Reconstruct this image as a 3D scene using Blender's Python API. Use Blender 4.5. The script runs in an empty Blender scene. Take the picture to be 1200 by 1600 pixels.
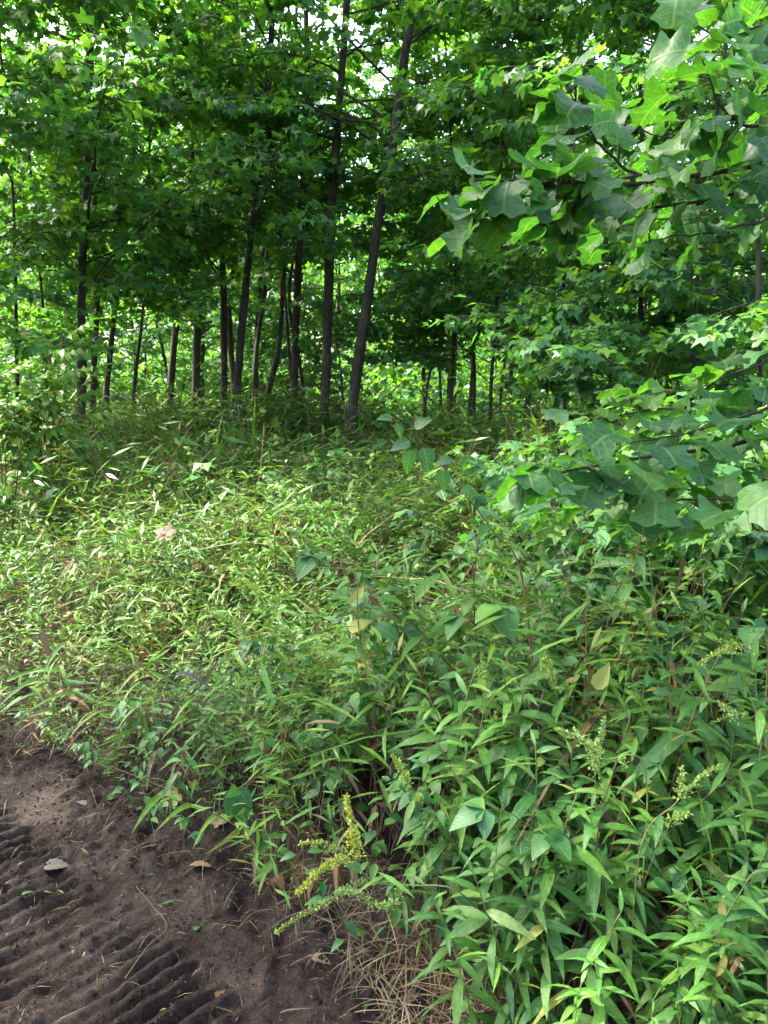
import bpy, math, random
import numpy as np
from mathutils import Matrix, Vector

R = math.radians
SC = bpy.context.scene
COL = SC.collection

# ------------------------------------------------------------------ camera
PITCH, EYE, FPX = R(9.8), 1.6, 1155.0
cam = bpy.data.cameras.new('camera')
cam.sensor_fit = 'VERTICAL'
cam.sensor_height = 36.0
cam.sensor_width = 27.0
cam.lens = 36.0 * FPX / 1600.0
cam.clip_start, cam.clip_end = 0.05, 1500.0
camo = bpy.data.objects.new('camera', cam)
camo.location = (0, 0, EYE)
camo.rotation_euler = (R(90) - PITCH, 0, 0)
COL.objects.link(camo)
SC.camera = camo

# ------------------------------------------------------------------ light
SUN_AZ, SUN_EL = R(-67), R(51)          # azimuth clockwise from +Y (the view), elevation
world = bpy.data.worlds.new('World')
SC.world = world
world.use_nodes = True
wn = world.node_tree
sky = wn.nodes.new('ShaderNodeTexSky')
sky.sky_type = 'NISHITA'
sky.sun_disc = False
sky.sun_elevation = SUN_EL
sky.sun_rotation = SUN_AZ
sky.air_density = 1.0
sky.dust_density = 6.0
sky.ozone_density = 1.0
wn.links.new(sky.outputs[0], wn.nodes['Background'].inputs[0])
wn.nodes['Background'].inputs[1].default_value = 0.15
sl = bpy.data.lights.new('sun', 'SUN')
sl.energy = 3.6
sl.angle = R(2.5)
sl.color = (1.0, 0.96, 0.88)
slo = bpy.data.objects.new('sun', sl)
d = Vector((math.sin(SUN_AZ) * math.cos(SUN_EL), math.cos(SUN_AZ) * math.cos(SUN_EL), math.sin(SUN_EL)))
slo.rotation_euler = d.to_track_quat('Z', 'Y').to_euler()
COL.objects.link(slo)
vs = SC.view_settings
vs.view_transform = 'Standard'
vs.look = 'None'
vs.exposure = 3.2
vs.gamma = 1.0
vs.use_curve_mapping = False
cy = SC.cycles
cy.max_bounces = 6
cy.diffuse_bounces = 3
cy.glossy_bounces = 2
cy.transmission_bounces = 4
cy.transparent_max_bounces = 4
cy.caustics_reflective = False
cy.caustics_refractive = False
cy.use_denoising = True
cy.denoiser = 'OPENIMAGEDENOISE'
cy.denoising_input_passes = 'RGB_ALBEDO_NORMAL'
cy.denoising_prefilter = 'NONE'
cy.use_adaptive_sampling = True
cy.adaptive_threshold = 0.02

rng = np.random.default_rng(11)


def P(px, py, y):
    """world point on the sight line of photograph pixel (px, py) at forward distance y"""
    a, b = (px - 600.0) / FPX, (800.0 - py) / FPX
    dx = a
    dy = b * math.sin(PITCH) + math.cos(PITCH)
    dz = b * math.cos(PITCH) - math.sin(PITCH)
    k = y / dy
    return np.array([dx * k, y, EYE + dz * k])


def PG(px, py, z=0.0):
    a, b = (px - 600.0) / FPX, (800.0 - py) / FPX
    dy = b * math.sin(PITCH) + math.cos(PITCH)
    dz = b * math.cos(PITCH) - math.sin(PITCH)
    k = (z - EYE) / dz
    return np.array([a * k, dy * k, z])


# ------------------------------------------------------------------ numpy noise
def vnoise(x, y, seed=0):
    xi, yi = np.floor(x).astype(np.int64), np.floor(y).astype(np.int64)
    xf, yf = x - xi, y - yi
    def h(a, b):
        n = (a * 374761393 + b * 668265263 + seed * 982451653) & 0xFFFFFFFF
        n = ((n ^ (n >> 13)) * 1274126177) & 0xFFFFFFFF
        return ((n ^ (n >> 16)) & 0xFFFF) / 65535.0
    u, v = xf * xf * (3 - 2 * xf), yf * yf * (3 - 2 * yf)
    return (h(xi, yi) * (1 - u) + h(xi + 1, yi) * u) * (1 - v) + (h(xi, yi + 1) * (1 - u) + h(xi + 1, yi + 1) * u) * v - 0.5


def fbm(x, y, octv=4, seed=0):
    x, y = np.asarray(x, float), np.asarray(y, float)
    s, a, f = 0.0, 1.0, 1.0
    for o in range(octv):
        s = s + a * vnoise(x * f + 17.3 * o, y * f - 9.1 * o, seed + o)
        a *= 0.5
        f *= 2.03
    return s


def sstep(a, b, x):
    t = np.clip((np.asarray(x, float) - a) / (b - a), 0, 1)
    return t * t * (3 - 2 * t)


# ------------------------------------------------------------------ materials
def mat(name):
    m = bpy.data.materials.new(name)
    m.use_nodes = True
    nt = m.node_tree
    nt.nodes.clear()
    return m, nt, nt.nodes, nt.links


def ramp_set(r, stops, interp='LINEAR'):
    cr = r.color_ramp
    cr.interpolation = interp
    while len(cr.elements) > 1:
        cr.elements.remove(cr.elements[0])
    cr.elements[0].position = stops[0][0]
    cr.elements[0].color = (*stops[0][1], 1)
    for p, c in stops[1:]:
        e = cr.elements.new(p)
        e.color = (*c, 1)


def leaf_mat(name, stops, rough=0.42, trans=0.38, tcol=(1.25, 1.35, 0.45), veins=True, vfreq=16.0, spots=0.0, spec=0.30, vfac=0.30):
    m, nt, N, L = mat(name)
    out = N.new('ShaderNodeOutputMaterial')
    oi = N.new('ShaderNodeObjectInfo')
    ge = N.new('ShaderNodeNewGeometry')
    add = N.new('ShaderNodeMath'); add.operation = 'ADD'
    L.new(oi.outputs['Random'], add.inputs[0]); L.new(ge.outputs['Random Per Island'], add.inputs[1])
    fr = N.new('ShaderNodeMath'); fr.operation = 'FRACT'; L.new(add.outputs[0], fr.inputs[0])
    rp = N.new('ShaderNodeValToRGB'); ramp_set(rp, stops); L.new(fr.outputs[0], rp.inputs[0])
    col = rp.outputs[0]
    # blotchy tone within the blade
    tc = N.new('ShaderNodeTexCoord')
    no = N.new('ShaderNodeTexNoise'); no.inputs['Scale'].default_value = 9.0; no.inputs['Detail'].default_value = 3.0
    L.new(tc.outputs['Object'], no.inputs['Vector'])
    mr = N.new('ShaderNodeMapRange'); mr.inputs[1].default_value = 0.3; mr.inputs[2].default_value = 0.7
    mr.inputs[3].default_value = 0.72; mr.inputs[4].default_value = 1.28
    L.new(no.outputs[0], mr.inputs[0])
    mu = N.new('ShaderNodeMix'); mu.data_type = 'RGBA'; mu.blend_type = 'MULTIPLY'; mu.inputs[0].default_value = 1.0
    L.new(col, mu.inputs[6]); L.new(mr.outputs[0], mu.inputs[7])
    col = mu.outputs[2]
    # plants of one patch share a tone: greener here, yellower there
    pn = N.new('ShaderNodeTexNoise'); pn.inputs['Scale'].default_value = 1.7; pn.inputs['Detail'].default_value = 3.0
    L.new(ge.outputs['Position'], pn.inputs['Vector'])
    pr = N.new('ShaderNodeValToRGB'); ramp_set(pr, [(0.32, (0.60, 0.74, 1.05)), (0.5, (0.92, 1.0, 1.0)), (0.68, (1.15, 1.18, 0.85))])
    L.new(pn.outputs[0], pr.inputs[0])
    pm = N.new('ShaderNodeMix'); pm.data_type = 'RGBA'; pm.blend_type = 'MULTIPLY'; pm.inputs[0].default_value = 1.0
    L.new(col, pm.inputs[6]); L.new(pr.outputs[0], pm.inputs[7])
    col = pm.outputs[2]
    bump = None
    if veins:
        uv = N.new('ShaderNodeUVMap')
        sx = N.new('ShaderNodeSeparateXYZ'); L.new(uv.outputs[0], sx.inputs[0])
        ab = N.new('ShaderNodeMath'); ab.operation = 'ABSOLUTE'; L.new(sx.outputs[0], ab.inputs[0])
        mid = N.new('ShaderNodeMapRange'); mid.inputs[1].default_value = 0.02; mid.inputs[2].default_value = 0.09
        mid.inputs[3].default_value = 1.0; mid.inputs[4].default_value = 0.0
        L.new(ab.outputs[0], mid.inputs[0])
        m1 = N.new('ShaderNodeMath'); m1.operation = 'MULTIPLY_ADD'; m1.inputs[1].default_value = -0.30
        L.new(ab.outputs[0], m1.inputs[0]); L.new(sx.outputs[1], m1.inputs[2])
        m2 = N.new('ShaderNodeMath'); m2.operation = 'MULTIPLY'; m2.inputs[1].default_value = vfreq; L.new(m1.outputs[0], m2.inputs[0])
        m3 = N.new('ShaderNodeMath'); m3.operation = 'PINGPONG'; m3.inputs[1].default_value = 0.5; L.new(m2.outputs[0], m3.inputs[0])
        sv = N.new('ShaderNodeMapRange'); sv.inputs[1].default_value = 0.0; sv.inputs[2].default_value = 0.11
        sv.inputs[3].default_value = 0.6; sv.inputs[4].default_value = 0.0
        L.new(m3.outputs[0], sv.inputs[0])
        mx = N.new('ShaderNodeMath'); mx.operation = 'MAXIMUM'; L.new(mid.outputs[0], mx.inputs[0]); L.new(sv.outputs[0], mx.inputs[1])
        vm = N.new('ShaderNodeMix'); vm.data_type = 'RGBA'; vm.blend_type = 'MIX'
        fac = N.new('ShaderNodeMath'); fac.operation = 'MULTIPLY'; fac.inputs[1].default_value = vfac; L.new(mx.outputs[0], fac.inputs[0])
        L.new(fac.outputs[0], vm.inputs[0]); L.new(col, vm.inputs[6]); vm.inputs[7].default_value = (0.16, 0.24, 0.07, 1)
        col = vm.outputs[2]
        bump = N.new('ShaderNodeBump'); bump.invert = True; bump.inputs['Strength'].default_value = 0.35; bump.inputs['Distance'].default_value = 0.004
        L.new(mx.outputs[0], bump.inputs['Height'])
    if spots > 0:
        n2 = N.new('ShaderNodeTexNoise'); n2.inputs['Scale'].default_value = 55.0; n2.inputs['Detail'].default_value = 2.0
        L.new(tc.outputs['Object'], n2.inputs['Vector'])
        s2 = N.new('ShaderNodeMapRange'); s2.inputs[1].default_value = 0.69; s2.inputs[2].default_value = 0.74; s2.inputs[4].default_value = spots
        L.new(n2.outputs[0], s2.inputs[0])
        sm = N.new('ShaderNodeMix'); sm.data_type = 'RGBA'; L.new(s2.outputs[0], sm.inputs[0]); L.new(col, sm.inputs[6])
        sm.inputs[7].default_value = (0.10, 0.05, 0.02, 1)
        col = sm.outputs[2]
    pb = N.new('ShaderNodeBsdfPrincipled')
    pb.inputs['Roughness'].default_value = rough
    pb.inputs['Specular IOR Level'].default_value = spec
    L.new(col, pb.inputs['Base Color'])
    tm = N.new('ShaderNodeMix'); tm.data_type = 'RGBA'; tm.blend_type = 'MULTIPLY'; tm.inputs[0].default_value = 1.0
    L.new(col, tm.inputs[6]); tm.inputs[7].default_value = (*tcol, 1)
    tb = N.new('ShaderNodeBsdfTranslucent'); L.new(tm.outputs[2], tb.inputs[0])
    if bump:
        L.new(bump.outputs[0], pb.inputs['Normal'])
    ms = N.new('ShaderNodeMixShader'); ms.inputs[0].default_value = trans
    L.new(pb.outputs[0], ms.inputs[1]); L.new(tb.outputs[0], ms.inputs[2])
    L.new(ms.outputs[0], out.inputs[0])
    return m


def bark_mat(name, c0, c1, c2, scale=1.0):
    m, nt, N, L = mat(name)
    out = N.new('ShaderNodeOutputMaterial')
    tc = N.new('ShaderNodeTexCoord')
    mp = N.new('ShaderNodeMapping'); mp.inputs['Scale'].default_value = (9 * scale, 9 * scale, 1.6 * scale)
    L.new(tc.outputs['Object'], mp.inputs[0])
    n1 = N.new('ShaderNodeTexNoise'); n1.inputs['Scale'].default_value = 5.0; n1.inputs['Detail'].default_value = 6.0; n1.inputs['Roughness'].default_value = 0.65
    L.new(mp.outputs[0], n1.inputs['Vector'])
    rp = N.new('ShaderNodeValToRGB'); ramp_set(rp, [(0.3, c0), (0.52, c1), (0.72, c2)]); L.new(n1.outputs[0], rp.inputs[0])
    n2 = N.new('ShaderNodeTexNoise'); n2.inputs['Scale'].default_value = 2.3; n2.inputs['Detail'].default_value = 4.0
    L.new(tc.outputs['Object'], n2.inputs['Vector'])
    mr = N.new('ShaderNodeMapRange'); mr.inputs[1].default_value = 0.48; mr.inputs[2].default_value = 0.66; mr.inputs[4].default_value = 0.45
    L.new(n2.outputs[0], mr.inputs[0])
    mx = N.new('ShaderNodeMix'); mx.data_type = 'RGBA'; L.new(mr.outputs[0], mx.inputs[0]); L.new(rp.outputs[0], mx.inputs[6])
    mx.inputs[7].default_value = (0.10, 0.10, 0.075, 1)
    bp = N.new('ShaderNodeBump'); bp.inputs['Strength'].default_value = 0.8; bp.inputs['Distance'].default_value = 0.02
    L.new(n1.outputs[0], bp.inputs['Height'])
    pb = N.new('ShaderNodeBsdfPrincipled'); pb.inputs['Roughness'].default_value = 0.9; pb.inputs['Specular IOR Level'].default_value = 0.2
    L.new(mx.outputs[2], pb.inputs['Base Color']); L.new(bp.outputs[0], pb.inputs['Normal'])
    L.new(pb.outputs[0], out.inputs[0])
    return m


def soil_mat(name, litter=0.0):
    m, nt, N, L = mat(name)
    out = N.new('ShaderNodeOutputMaterial')
    tc = N.new('ShaderNodeTexCoord')
    n1 = N.new('ShaderNodeTexNoise'); n1.inputs['Scale'].default_value = 3.2; n1.inputs['Detail'].default_value = 9.0; n1.inputs['Roughness'].default_value = 0.68
    L.new(tc.outputs['Object'], n1.inputs['Vector'])
    rp = N.new('ShaderNodeValToRGB')
    ramp_set(rp, [(0.30, (0.0058, 0.0041, 0.0031)), (0.50, (0.0185, 0.0132, 0.0104)), (0.70, (0.044, 0.0335, 0.0275))])
    L.new(n1.outputs[0], rp.inputs[0])
    n3 = N.new('ShaderNodeTexNoise'); n3.inputs['Scale'].default_value = 80.0; n3.inputs['Detail'].default_value = 5.0; n3.inputs['Roughness'].default_value = 0.75
    L.new(tc.outputs['Object'], n3.inputs['Vector'])
    mr = N.new('ShaderNodeMapRange'); mr.inputs[1].default_value = 0.3; mr.inputs[2].default_value = 0.72; mr.inputs[3].default_value = 0.3; mr.inputs[4].default_value = 1.9
    L.new(n3.outputs[0], mr.inputs[0])
    mu = N.new('ShaderNodeMix'); mu.data_type = 'RGBA'; mu.blend_type = 'MULTIPLY'; mu.inputs[0].default_value = 1.0
    L.new(rp.outputs[0], mu.inputs[6]); L.new(mr.outputs[0], mu.inputs[7])
    # pale stringy bits trodden in
    mp = N.new('ShaderNodeMapping'); mp.inputs['Scale'].default_value = (150, 30, 30); mp.inputs['Rotation'].default_value = (0, 0, 0.6)
    L.new(tc.outputs['Object'], mp.inputs[0])
    n4 = N.new('ShaderNodeTexNoise'); n4.inputs['Scale'].default_value = 1.0; n4.inputs['Detail'].default_value = 2.0; n4.inputs['Distortion'].default_value = 2.5
    L.new(mp.outputs[0], n4.inputs['Vector'])
    s4 = N.new('ShaderNodeMapRange'); s4.inputs[1].default_value = 0.68; s4.inputs[2].default_value = 0.74; s4.inputs[4].default_value = 0.5
    L.new(n4.outputs[0], s4.inputs[0])
    mx = N.new('ShaderNodeMix'); mx.data_type = 'RGBA'; L.new(s4.outputs[0], mx.inputs[0]); L.new(mu.outputs[2], mx.inputs[6])
    mx.inputs[7].default_value = (0.20, 0.16, 0.11, 1)
    bp = N.new('ShaderNodeBump'); bp.inputs['Strength'].default_value = 1.0; bp.inputs['Distance'].default_value = 0.012
    ad = N.new('ShaderNodeMath'); ad.operation = 'MULTIPLY_ADD'; ad.inputs[1].default_value = 0.8
    L.new(n3.outputs[0], ad.inputs[0]); L.new(n1.outputs[0], ad.inputs[2])
    L.new(ad.outputs[0], bp.inputs['Height'])
    pb = N.new('ShaderNodeBsdfPrincipled')
    rr = N.new('ShaderNodeMapRange'); rr.inputs[1].default_value = 0.4; rr.inputs[2].default_value = 0.75; rr.inputs[3].default_value = 0.95; rr.inputs[4].default_value = 0.7
    L.new(n1.outputs[0], rr.inputs[0]); L.new(rr.outputs[0], pb.inputs['Roughness'])
    pb.inputs['Specular IOR Level'].default_value = 0.10
    L.new(mx.outputs[2], pb.inputs['Base Color']); L.new(bp.outputs[0], pb.inputs['Normal'])
    L.new(pb.outputs[0], out.inputs[0])
    return m


def plain_mat(name, stops, rough=0.8, trans=0.0):
    return leaf_mat(name, stops, rough=rough, trans=trans, tcol=(1.1, 1.0, 0.8), veins=False, spec=0.2)


M = {}
M['grass'] = leaf_mat('stiltgrass_leaf', [(0.0, (0.050, 0.122, 0.014)), (0.35, (0.085, 0.172, 0.015)), (0.7, (0.054, 0.138, 0.026)), (0.93, (0.12, 0.19, 0.018)), (0.98, (0.17, 0.15, 0.05)), (1.0, (0.14, 0.08, 0.04))], rough=0.48, trans=0.25, vfreq=3, spec=0.2)
M['herb'] = leaf_mat('herb_leaf', [(0.0, (0.026, 0.090, 0.018)), (0.4, (0.040, 0.122, 0.018)), (0.8, (0.066, 0.158, 0.018)), (0.985, (0.10, 0.17, 0.035)), (0.995, (0.22, 0.22, 0.03)), (1.0, (0.12, 0.07, 0.04))], rough=0.46, trans=0.25, vfreq=11, spots=0.35)
M['ovate'] = leaf_mat('ovate_leaf', [(0.0, (0.022, 0.082, 0.022)), (0.5, (0.036, 0.116, 0.024)), (1.0, (0.062, 0.152, 0.020))], rough=0.46, trans=0.25, vfreq=9)
M['maple'] = leaf_mat('maple_leaf', [(0.0, (0.048, 0.140, 0.054)), (0.4, (0.068, 0.175, 0.056)), (0.8, (0.098, 0.210, 0.048)), (0.998, (0.14, 0.24, 0.04)), (1.0, (0.20, 0.24, 0.03))], rough=0.48, trans=0.46, tcol=(1.5, 1.6, 0.35), veins=False)
M['tulip'] = leaf_mat('tulip_leaf', [(0.0, (0.028, 0.092, 0.034)), (0.5, (0.042, 0.122, 0.034)), (1.0, (0.064, 0.155, 0.030))], rough=0.42, trans=0.46, tcol=(1.5, 1.8, 0.35), vfac=0.55, vfreq=6, spots=0.6)
M['yellow'] = leaf_mat('yellow_leaf', [(0.0, (0.30, 0.28, 0.05)), (1.0, (0.24, 0.27, 0.05))], rough=0.5, trans=0.35, tcol=(1.1, 1.1, 0.6), vfreq=7, spots=0.6)
M['dry'] = leaf_mat('dry_leaf', [(0.0, (0.11, 0.052, 0.027)), (0.5, (0.17, 0.095, 0.05)), (1.0, (0.25, 0.17, 0.105))], rough=0.75, trans=0.2, tcol=(1.1, 0.9, 0.6), vfreq=8, spec=0.2)
M['grey_dry'] = leaf_mat('grey_dry_leaf', [(0.0, (0.075, 0.062, 0.052)), (1.0, (0.11, 0.092, 0.08))], rough=0.8, trans=0.1, vfreq=8, spec=0.2)
M['straw'] = plain_mat('straw', [(0.0, (0.055, 0.036, 0.021)), (0.6, (0.105, 0.076, 0.046)), (1.0, (0.18, 0.14, 0.085))])
M['stem'] = plain_mat('green_stem', [(0.0, (0.075, 0.10, 0.025)), (0.7, (0.13, 0.15, 0.045)), (1.0, (0.16, 0.10, 0.05))], rough=0.6)
M['rstem'] = plain_mat('reddish_stem', [(0.0, (0.10, 0.045, 0.03)), (1.0, (0.16, 0.09, 0.05))], rough=0.6)
M['bstem'] = plain_mat('brown_stem', [(0.0, (0.10, 0.055, 0.028)), (1.0, (0.20, 0.12, 0.06))], rough=0.8)
M['florets'] = plain_mat('goldenrod_florets', [(0.0, (0.30, 0.36, 0.05)), (0.6, (0.42, 0.44, 0.05)), (1.0, (0.58, 0.48, 0.03))], rough=0.7, trans=0.25)
M['gflor'] = plain_mat('green_buds', [(0.0, (0.15, 0.24, 0.05)), (1.0, (0.30, 0.36, 0.07))], rough=0.7, trans=0.25)
M['wflor'] = plain_mat('white_florets', [(0.0, (0.62, 0.64, 0.56)), (1.0, (0.78, 0.78, 0.72))], rough=0.7, trans=0.2)
M['bark'] = bark_mat('grey_bark', (0.012, 0.009, 0.007), (0.036, 0.029, 0.022), (0.085, 0.072, 0.056))
M['twig'] = bark_mat('twig_bark', (0.022, 0.016, 0.012), (0.045, 0.034, 0.025), (0.075, 0.06, 0.045), 3)
M['soil'] = soil_mat('soil')
M['clod'] = plain_mat('soil_clods', [(0.0, (0.008, 0.005, 0.0035)), (0.7, (0.018, 0.012, 0.009)), (1.0, (0.034, 0.025, 0.019))], rough=0.95)


# ------------------------------------------------------------------ mesh buffer
class Buf:
    def __init__(s):
        s.v, s.uv, s.q, s.t, s.qm, s.tm, s.n = [], [], [], [], [], [], 0

    def add(s, V, Q=None, T=None, UV=None, m=0):
        V = np.asarray(V, np.float32).reshape(-1, 3)
        s.v.append(V)
        s.uv.append(np.zeros((len(V), 2), np.float32) if UV is None else np.asarray(UV, np.float32))
        if Q is not None and len(Q):
            s.q.append(np.asarray(Q, np.int64) + s.n)
            s.qm.append(np.full(len(Q), m, np.int32) if np.isscalar(m) else m)
        if T is not None and len(T):
            s.t.append(np.asarray(T, np.int64) + s.n)
            s.tm.append(np.full(len(T), m, np.int32))
        s.n += len(V)

    def mesh(s, name, mats, smooth=True):
        me = bpy.data.meshes.new(name)
        V = np.concatenate(s.v)
        UV = np.concatenate(s.uv)
        Q = np.concatenate(s.q) if s.q else np.zeros((0, 4), np.int64)
        T = np.concatenate(s.t) if s.t else np.zeros((0, 3), np.int64)
        li = np.concatenate([Q.ravel(), T.ravel()]).astype(np.int32)
        ls = np.concatenate([np.arange(len(Q)) * 4, len(Q) * 4 + np.arange(len(T)) * 3]).astype(np.int32)
        mi = np.concatenate(s.qm + s.tm).astype(np.int32)
        me.vertices.add(len(V)); me.vertices.foreach_set('co', V.astype(np.float32).ravel())
        me.loops.add(len(li)); me.loops.foreach_set('vertex_index', li)
        me.polygons.add(len(ls)); me.polygons.foreach_set('loop_start', ls)
        me.polygons.foreach_set('material_index', mi)
        me.polygons.foreach_set('use_smooth', np.full(len(ls), smooth, dtype=bool))
        u = me.uv_layers.new(name='UVMap')
        u.data.foreach_set('uv', UV[li].astype(np.float32).ravel())
        for m in mats:
            me.materials.append(m)
        me.update(calc_edges=True)
        return me


def norm(a):
    a = np.asarray(a, float)
    return a / np.maximum(np.linalg.norm(a, axis=-1, keepdims=True), 1e-9)


def smooth_path(pts, n):
    """Catmull-Rom through pts, n samples"""
    p = np.asarray(pts, float)
    if len(p) < 3:
        t = np.linspace(0, 1, n)[:, None]
        return p[0] * (1 - t) + p[-1] * t
    q = np.vstack([2 * p[0] - p[1], p, 2 * p[-1] - p[-2]])
    ts = np.linspace(0, len(p) - 1 - 1e-6, n)
    i = np.floor(ts).astype(int)
    f = (ts - i)[:, None]
    a, b, c, e = q[i], q[i + 1], q[i + 2], q[i + 3]
    return 0.5 * (2 * b + (c - a) * f + (2 * a - 5 * b + 4 * c - e) * f ** 2 + (3 * b - a - 3 * c + e) * f ** 3)


def tube(buf, pts, rad, sides=6, m=0, cap=True, wob=0.0, seed=0):
    pts = np.asarray(pts, float)
    n = len(pts)
    rad = np.broadcast_to(np.asarray(rad, float), (n,))
    tan = norm(np.gradient(pts, axis=0))
    ref = np.array([0, 0, 1.0]) if abs(tan[:, 2]).mean() < 0.8 else np.array([1.0, 0, 0])
    a = norm(np.cross(tan, ref)); b = np.cross(tan, a)
    th = np.linspace(0, 2 * np.pi, sides, endpoint=False)
    r = rad[:, None] * np.ones(sides)
    if wob:
        k = np.arange(n)[:, None] * 0.7
        r = r * (1 + wob * 2 * fbm(k + 0 * th, np.cos(th)[None] * 1.5 + 3 + 0 * k, 3, seed))
    V = pts[:, None] + r[..., None] * (np.cos(th)[None, :, None] * a[:, None] + np.sin(th)[None, :, None] * b[:, None])
    i = np.arange(n - 1)[:, None] * sides
    j = np.arange(sides)[None]
    k = (j + 1) % sides
    Q = np.stack([i + j, i + k, i + sides + k, i + sides + j], -1).reshape(-1, 4)
    T = None
    V = V.reshape(-1, 3)
    if cap:
        V = np.vstack([V, pts[-1] + tan[-1] * rad[-1] * 0.6])
        top = len(V) - 1
        T = np.stack([(n - 1) * sides + j[0], (n - 1) * sides + k[0], np.full(sides, top)], -1)
    buf.add(V, Q, T, None, m)


# ------------------------------------------------------------------ leaf blades (base at origin, +Y to the tip, +Z the upper face)
def strip_leaf(outline, mids, fold=0.18, droop=0.35, twist=0.0, ripple=0.0, seed=0):
    o = np.asarray(outline, float)
    mids = np.asarray(mids, float)
    n = len(o)
    w = max(o[:, 0].max(), 1e-6)
    rows = []
    for sgn in (-1, 0, 1):
        x = o[:, 0] * sgn
        y = o[:, 1] if sgn else mids
        z = fold * np.abs(x) - droop * np.maximum(y, 0) ** 2 * 0.6
        if ripple and sgn:
            z = z + ripple * w * np.sin(np.arange(n) * 2.3 + sgn + seed)
        z = z + twist * x * y
        yy = y * (1 - 0.12 * abs(droop) * np.maximum(y, 0) ** 2)
        rows.append(np.stack([x, yy, z], -1))
    V = np.concatenate(rows)
    UV = np.concatenate([np.stack([o[:, 0] * s / w, (o[:, 1] if s else mids)], -1) for s in (-1, 0, 1)])
    i = np.arange(n - 1)
    Q = np.concatenate([np.stack([i, i + n, i + n + 1, i + 1], -1)[:, ::-1], np.stack([i + n, i + 2 * n, i + 2 * n + 1, i + n + 1], -1)[:, ::-1]])
    return V, Q[:, ::-1] if False else Q, UV


def soft_leaf(outline, mids, cup, droop, twist, ripple, seed):
    # five columns: a curved blade without a hard crease
    om = smooth_path(np.column_stack([np.asarray(outline, float), mids]), 30)
    om[:, 0] = np.maximum(om[:, 0], 0.004)
    o, mids = om[:, :2], om[:, 2]
    n = len(o); w = o[:, 0].max()
    V, UV = [], []
    for c in (-1, -0.5, 0, 0.5, 1):
        x = o[:, 0] * c; y = mids + (o[:, 1] - mids) * abs(c)
        z = cup * x * x / w - 0.6 * droop * y * y + twist * x * y + ripple * abs(c) * np.sin(3.1 * y * 3 + 2 * c + seed) + 0.02 * abs(c)
        V.append(np.stack([x, y * (1 - 0.12 * droop * y * y), z], -1)); UV.append(np.stack([x / w, y], -1))
    i = np.arange(n - 1)
    Q = np.concatenate([np.stack([k * n + i, (k + 1) * n + i, (k + 1) * n + i + 1, k * n + i + 1], -1)[:, ::-1] for k in range(4)])
    return np.concatenate(V), Q, np.concatenate(UV)


def profile(kind, n, width):
    y = np.linspace(0, 1, n)
    if kind == 'lance':
        w = np.sin(np.pi * np.clip(y, 0, 1) ** 0.75) ** 0.9
    elif kind == 'ovate':
        w = np.sin(np.pi * np.clip(y, 0, 1) ** 0.60) ** 0.85
    elif kind == 'blade':
        w = np.clip(y / 0.12, 0, 1) ** 0.6 * (1 - y ** 1.7) ** 0.9
    w = w * width * 0.5
    w[0] = max(w[0], width * 0.05)
    w[-1] = width * 0.02
    return np.stack([w, y], -1), y


def serrate(outline, amp):
    o = outline.copy()
    o[1:-1:2, 0] *= 1 + amp
    o[2:-1:2, 0] *= 1 - amp
    return o


MAPLE = [(0.015, 0.0), (0.20, -0.10), (0.47, -0.02), (0.34, 0.17), (0.52, 0.24), (0.66, 0.52), (0.45, 0.47), (0.40, 0.56), (0.20, 0.50), (0.27, 0.70), (0.12, 0.80), (0.01, 1.0)]
MAPLE_M = [0.0, 0.03, 0.08, 0.15, 0.2, 0.28, 0.34, 0.4, 0.48, 0.66, 0.8, 1.0]
MAPLE_L = [(0.01, 0.0), (0.46, -0.03), (0.32, 0.18), (0.64, 0.52), (0.20, 0.50), (0.01, 1.0)]
MAPLE_LM = [0.0, 0.06, 0.17, 0.3, 0.46, 1.0]
TULIP = [(0.02, 0.0), (0.22, -0.04), (0.44, 0.03), (0.58, 0.20), (0.48, 0.34), (0.36, 0.44), (0.44, 0.56), (0.54, 0.76), (0.39, 0.82), (0.22, 0.94), (0.08, 0.87), (0.01, 0.84)]
TULIP_M = [0.0, 0.05, 0.13, 0.25, 0.36, 0.44, 0.54, 0.64, 0.72, 0.78, 0.83, 0.85]


def flat_leaf(o, droop):
    # two quads across, bent once
    V, UV = [], []
    for x, y in o:
        for s_ in (-1, 1):
            V.append((x * s_, y * (1 - 0.12 * droop * y * y), -0.6 * droop * y * y)); UV.append((0.5 * s_, y))
    n = len(o)
    return np.array(V), np.array([(2 * i, 2 * i + 1, 2 * i + 3, 2 * i + 2) for i in range(n - 1)]), np.array(UV)


def kite_leaf(w, y, fold, droop):
    V = np.array([(0, 0, 0), (w, y, fold * w - 0.2 * droop), (0, 1, -0.5 * droop), (-w, y, fold * w - 0.2 * droop)])
    return V, np.array([(0, 1, 2, 3)]), np.array([(0, 0), (1, y), (0, 1), (-1, y)], float)


def maple_fan(fold, droop):
    c = [(0, 0.04), (0.40, -0.05), (0.62, 0.50), (0.20, 0.48), (0, 1.0), (-0.20, 0.48), (-0.62, 0.50), (-0.40, -0.05)]
    V = np.array([(x, y, fold * abs(x) - droop * 0.45 * (x * x + y * y)) for x, y in c])
    Q = np.array([(0, 1, 2, 3), (0, 3, 4, 5), (0, 5, 6, 7)])
    return V, Q, np.array(c, float)


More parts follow.
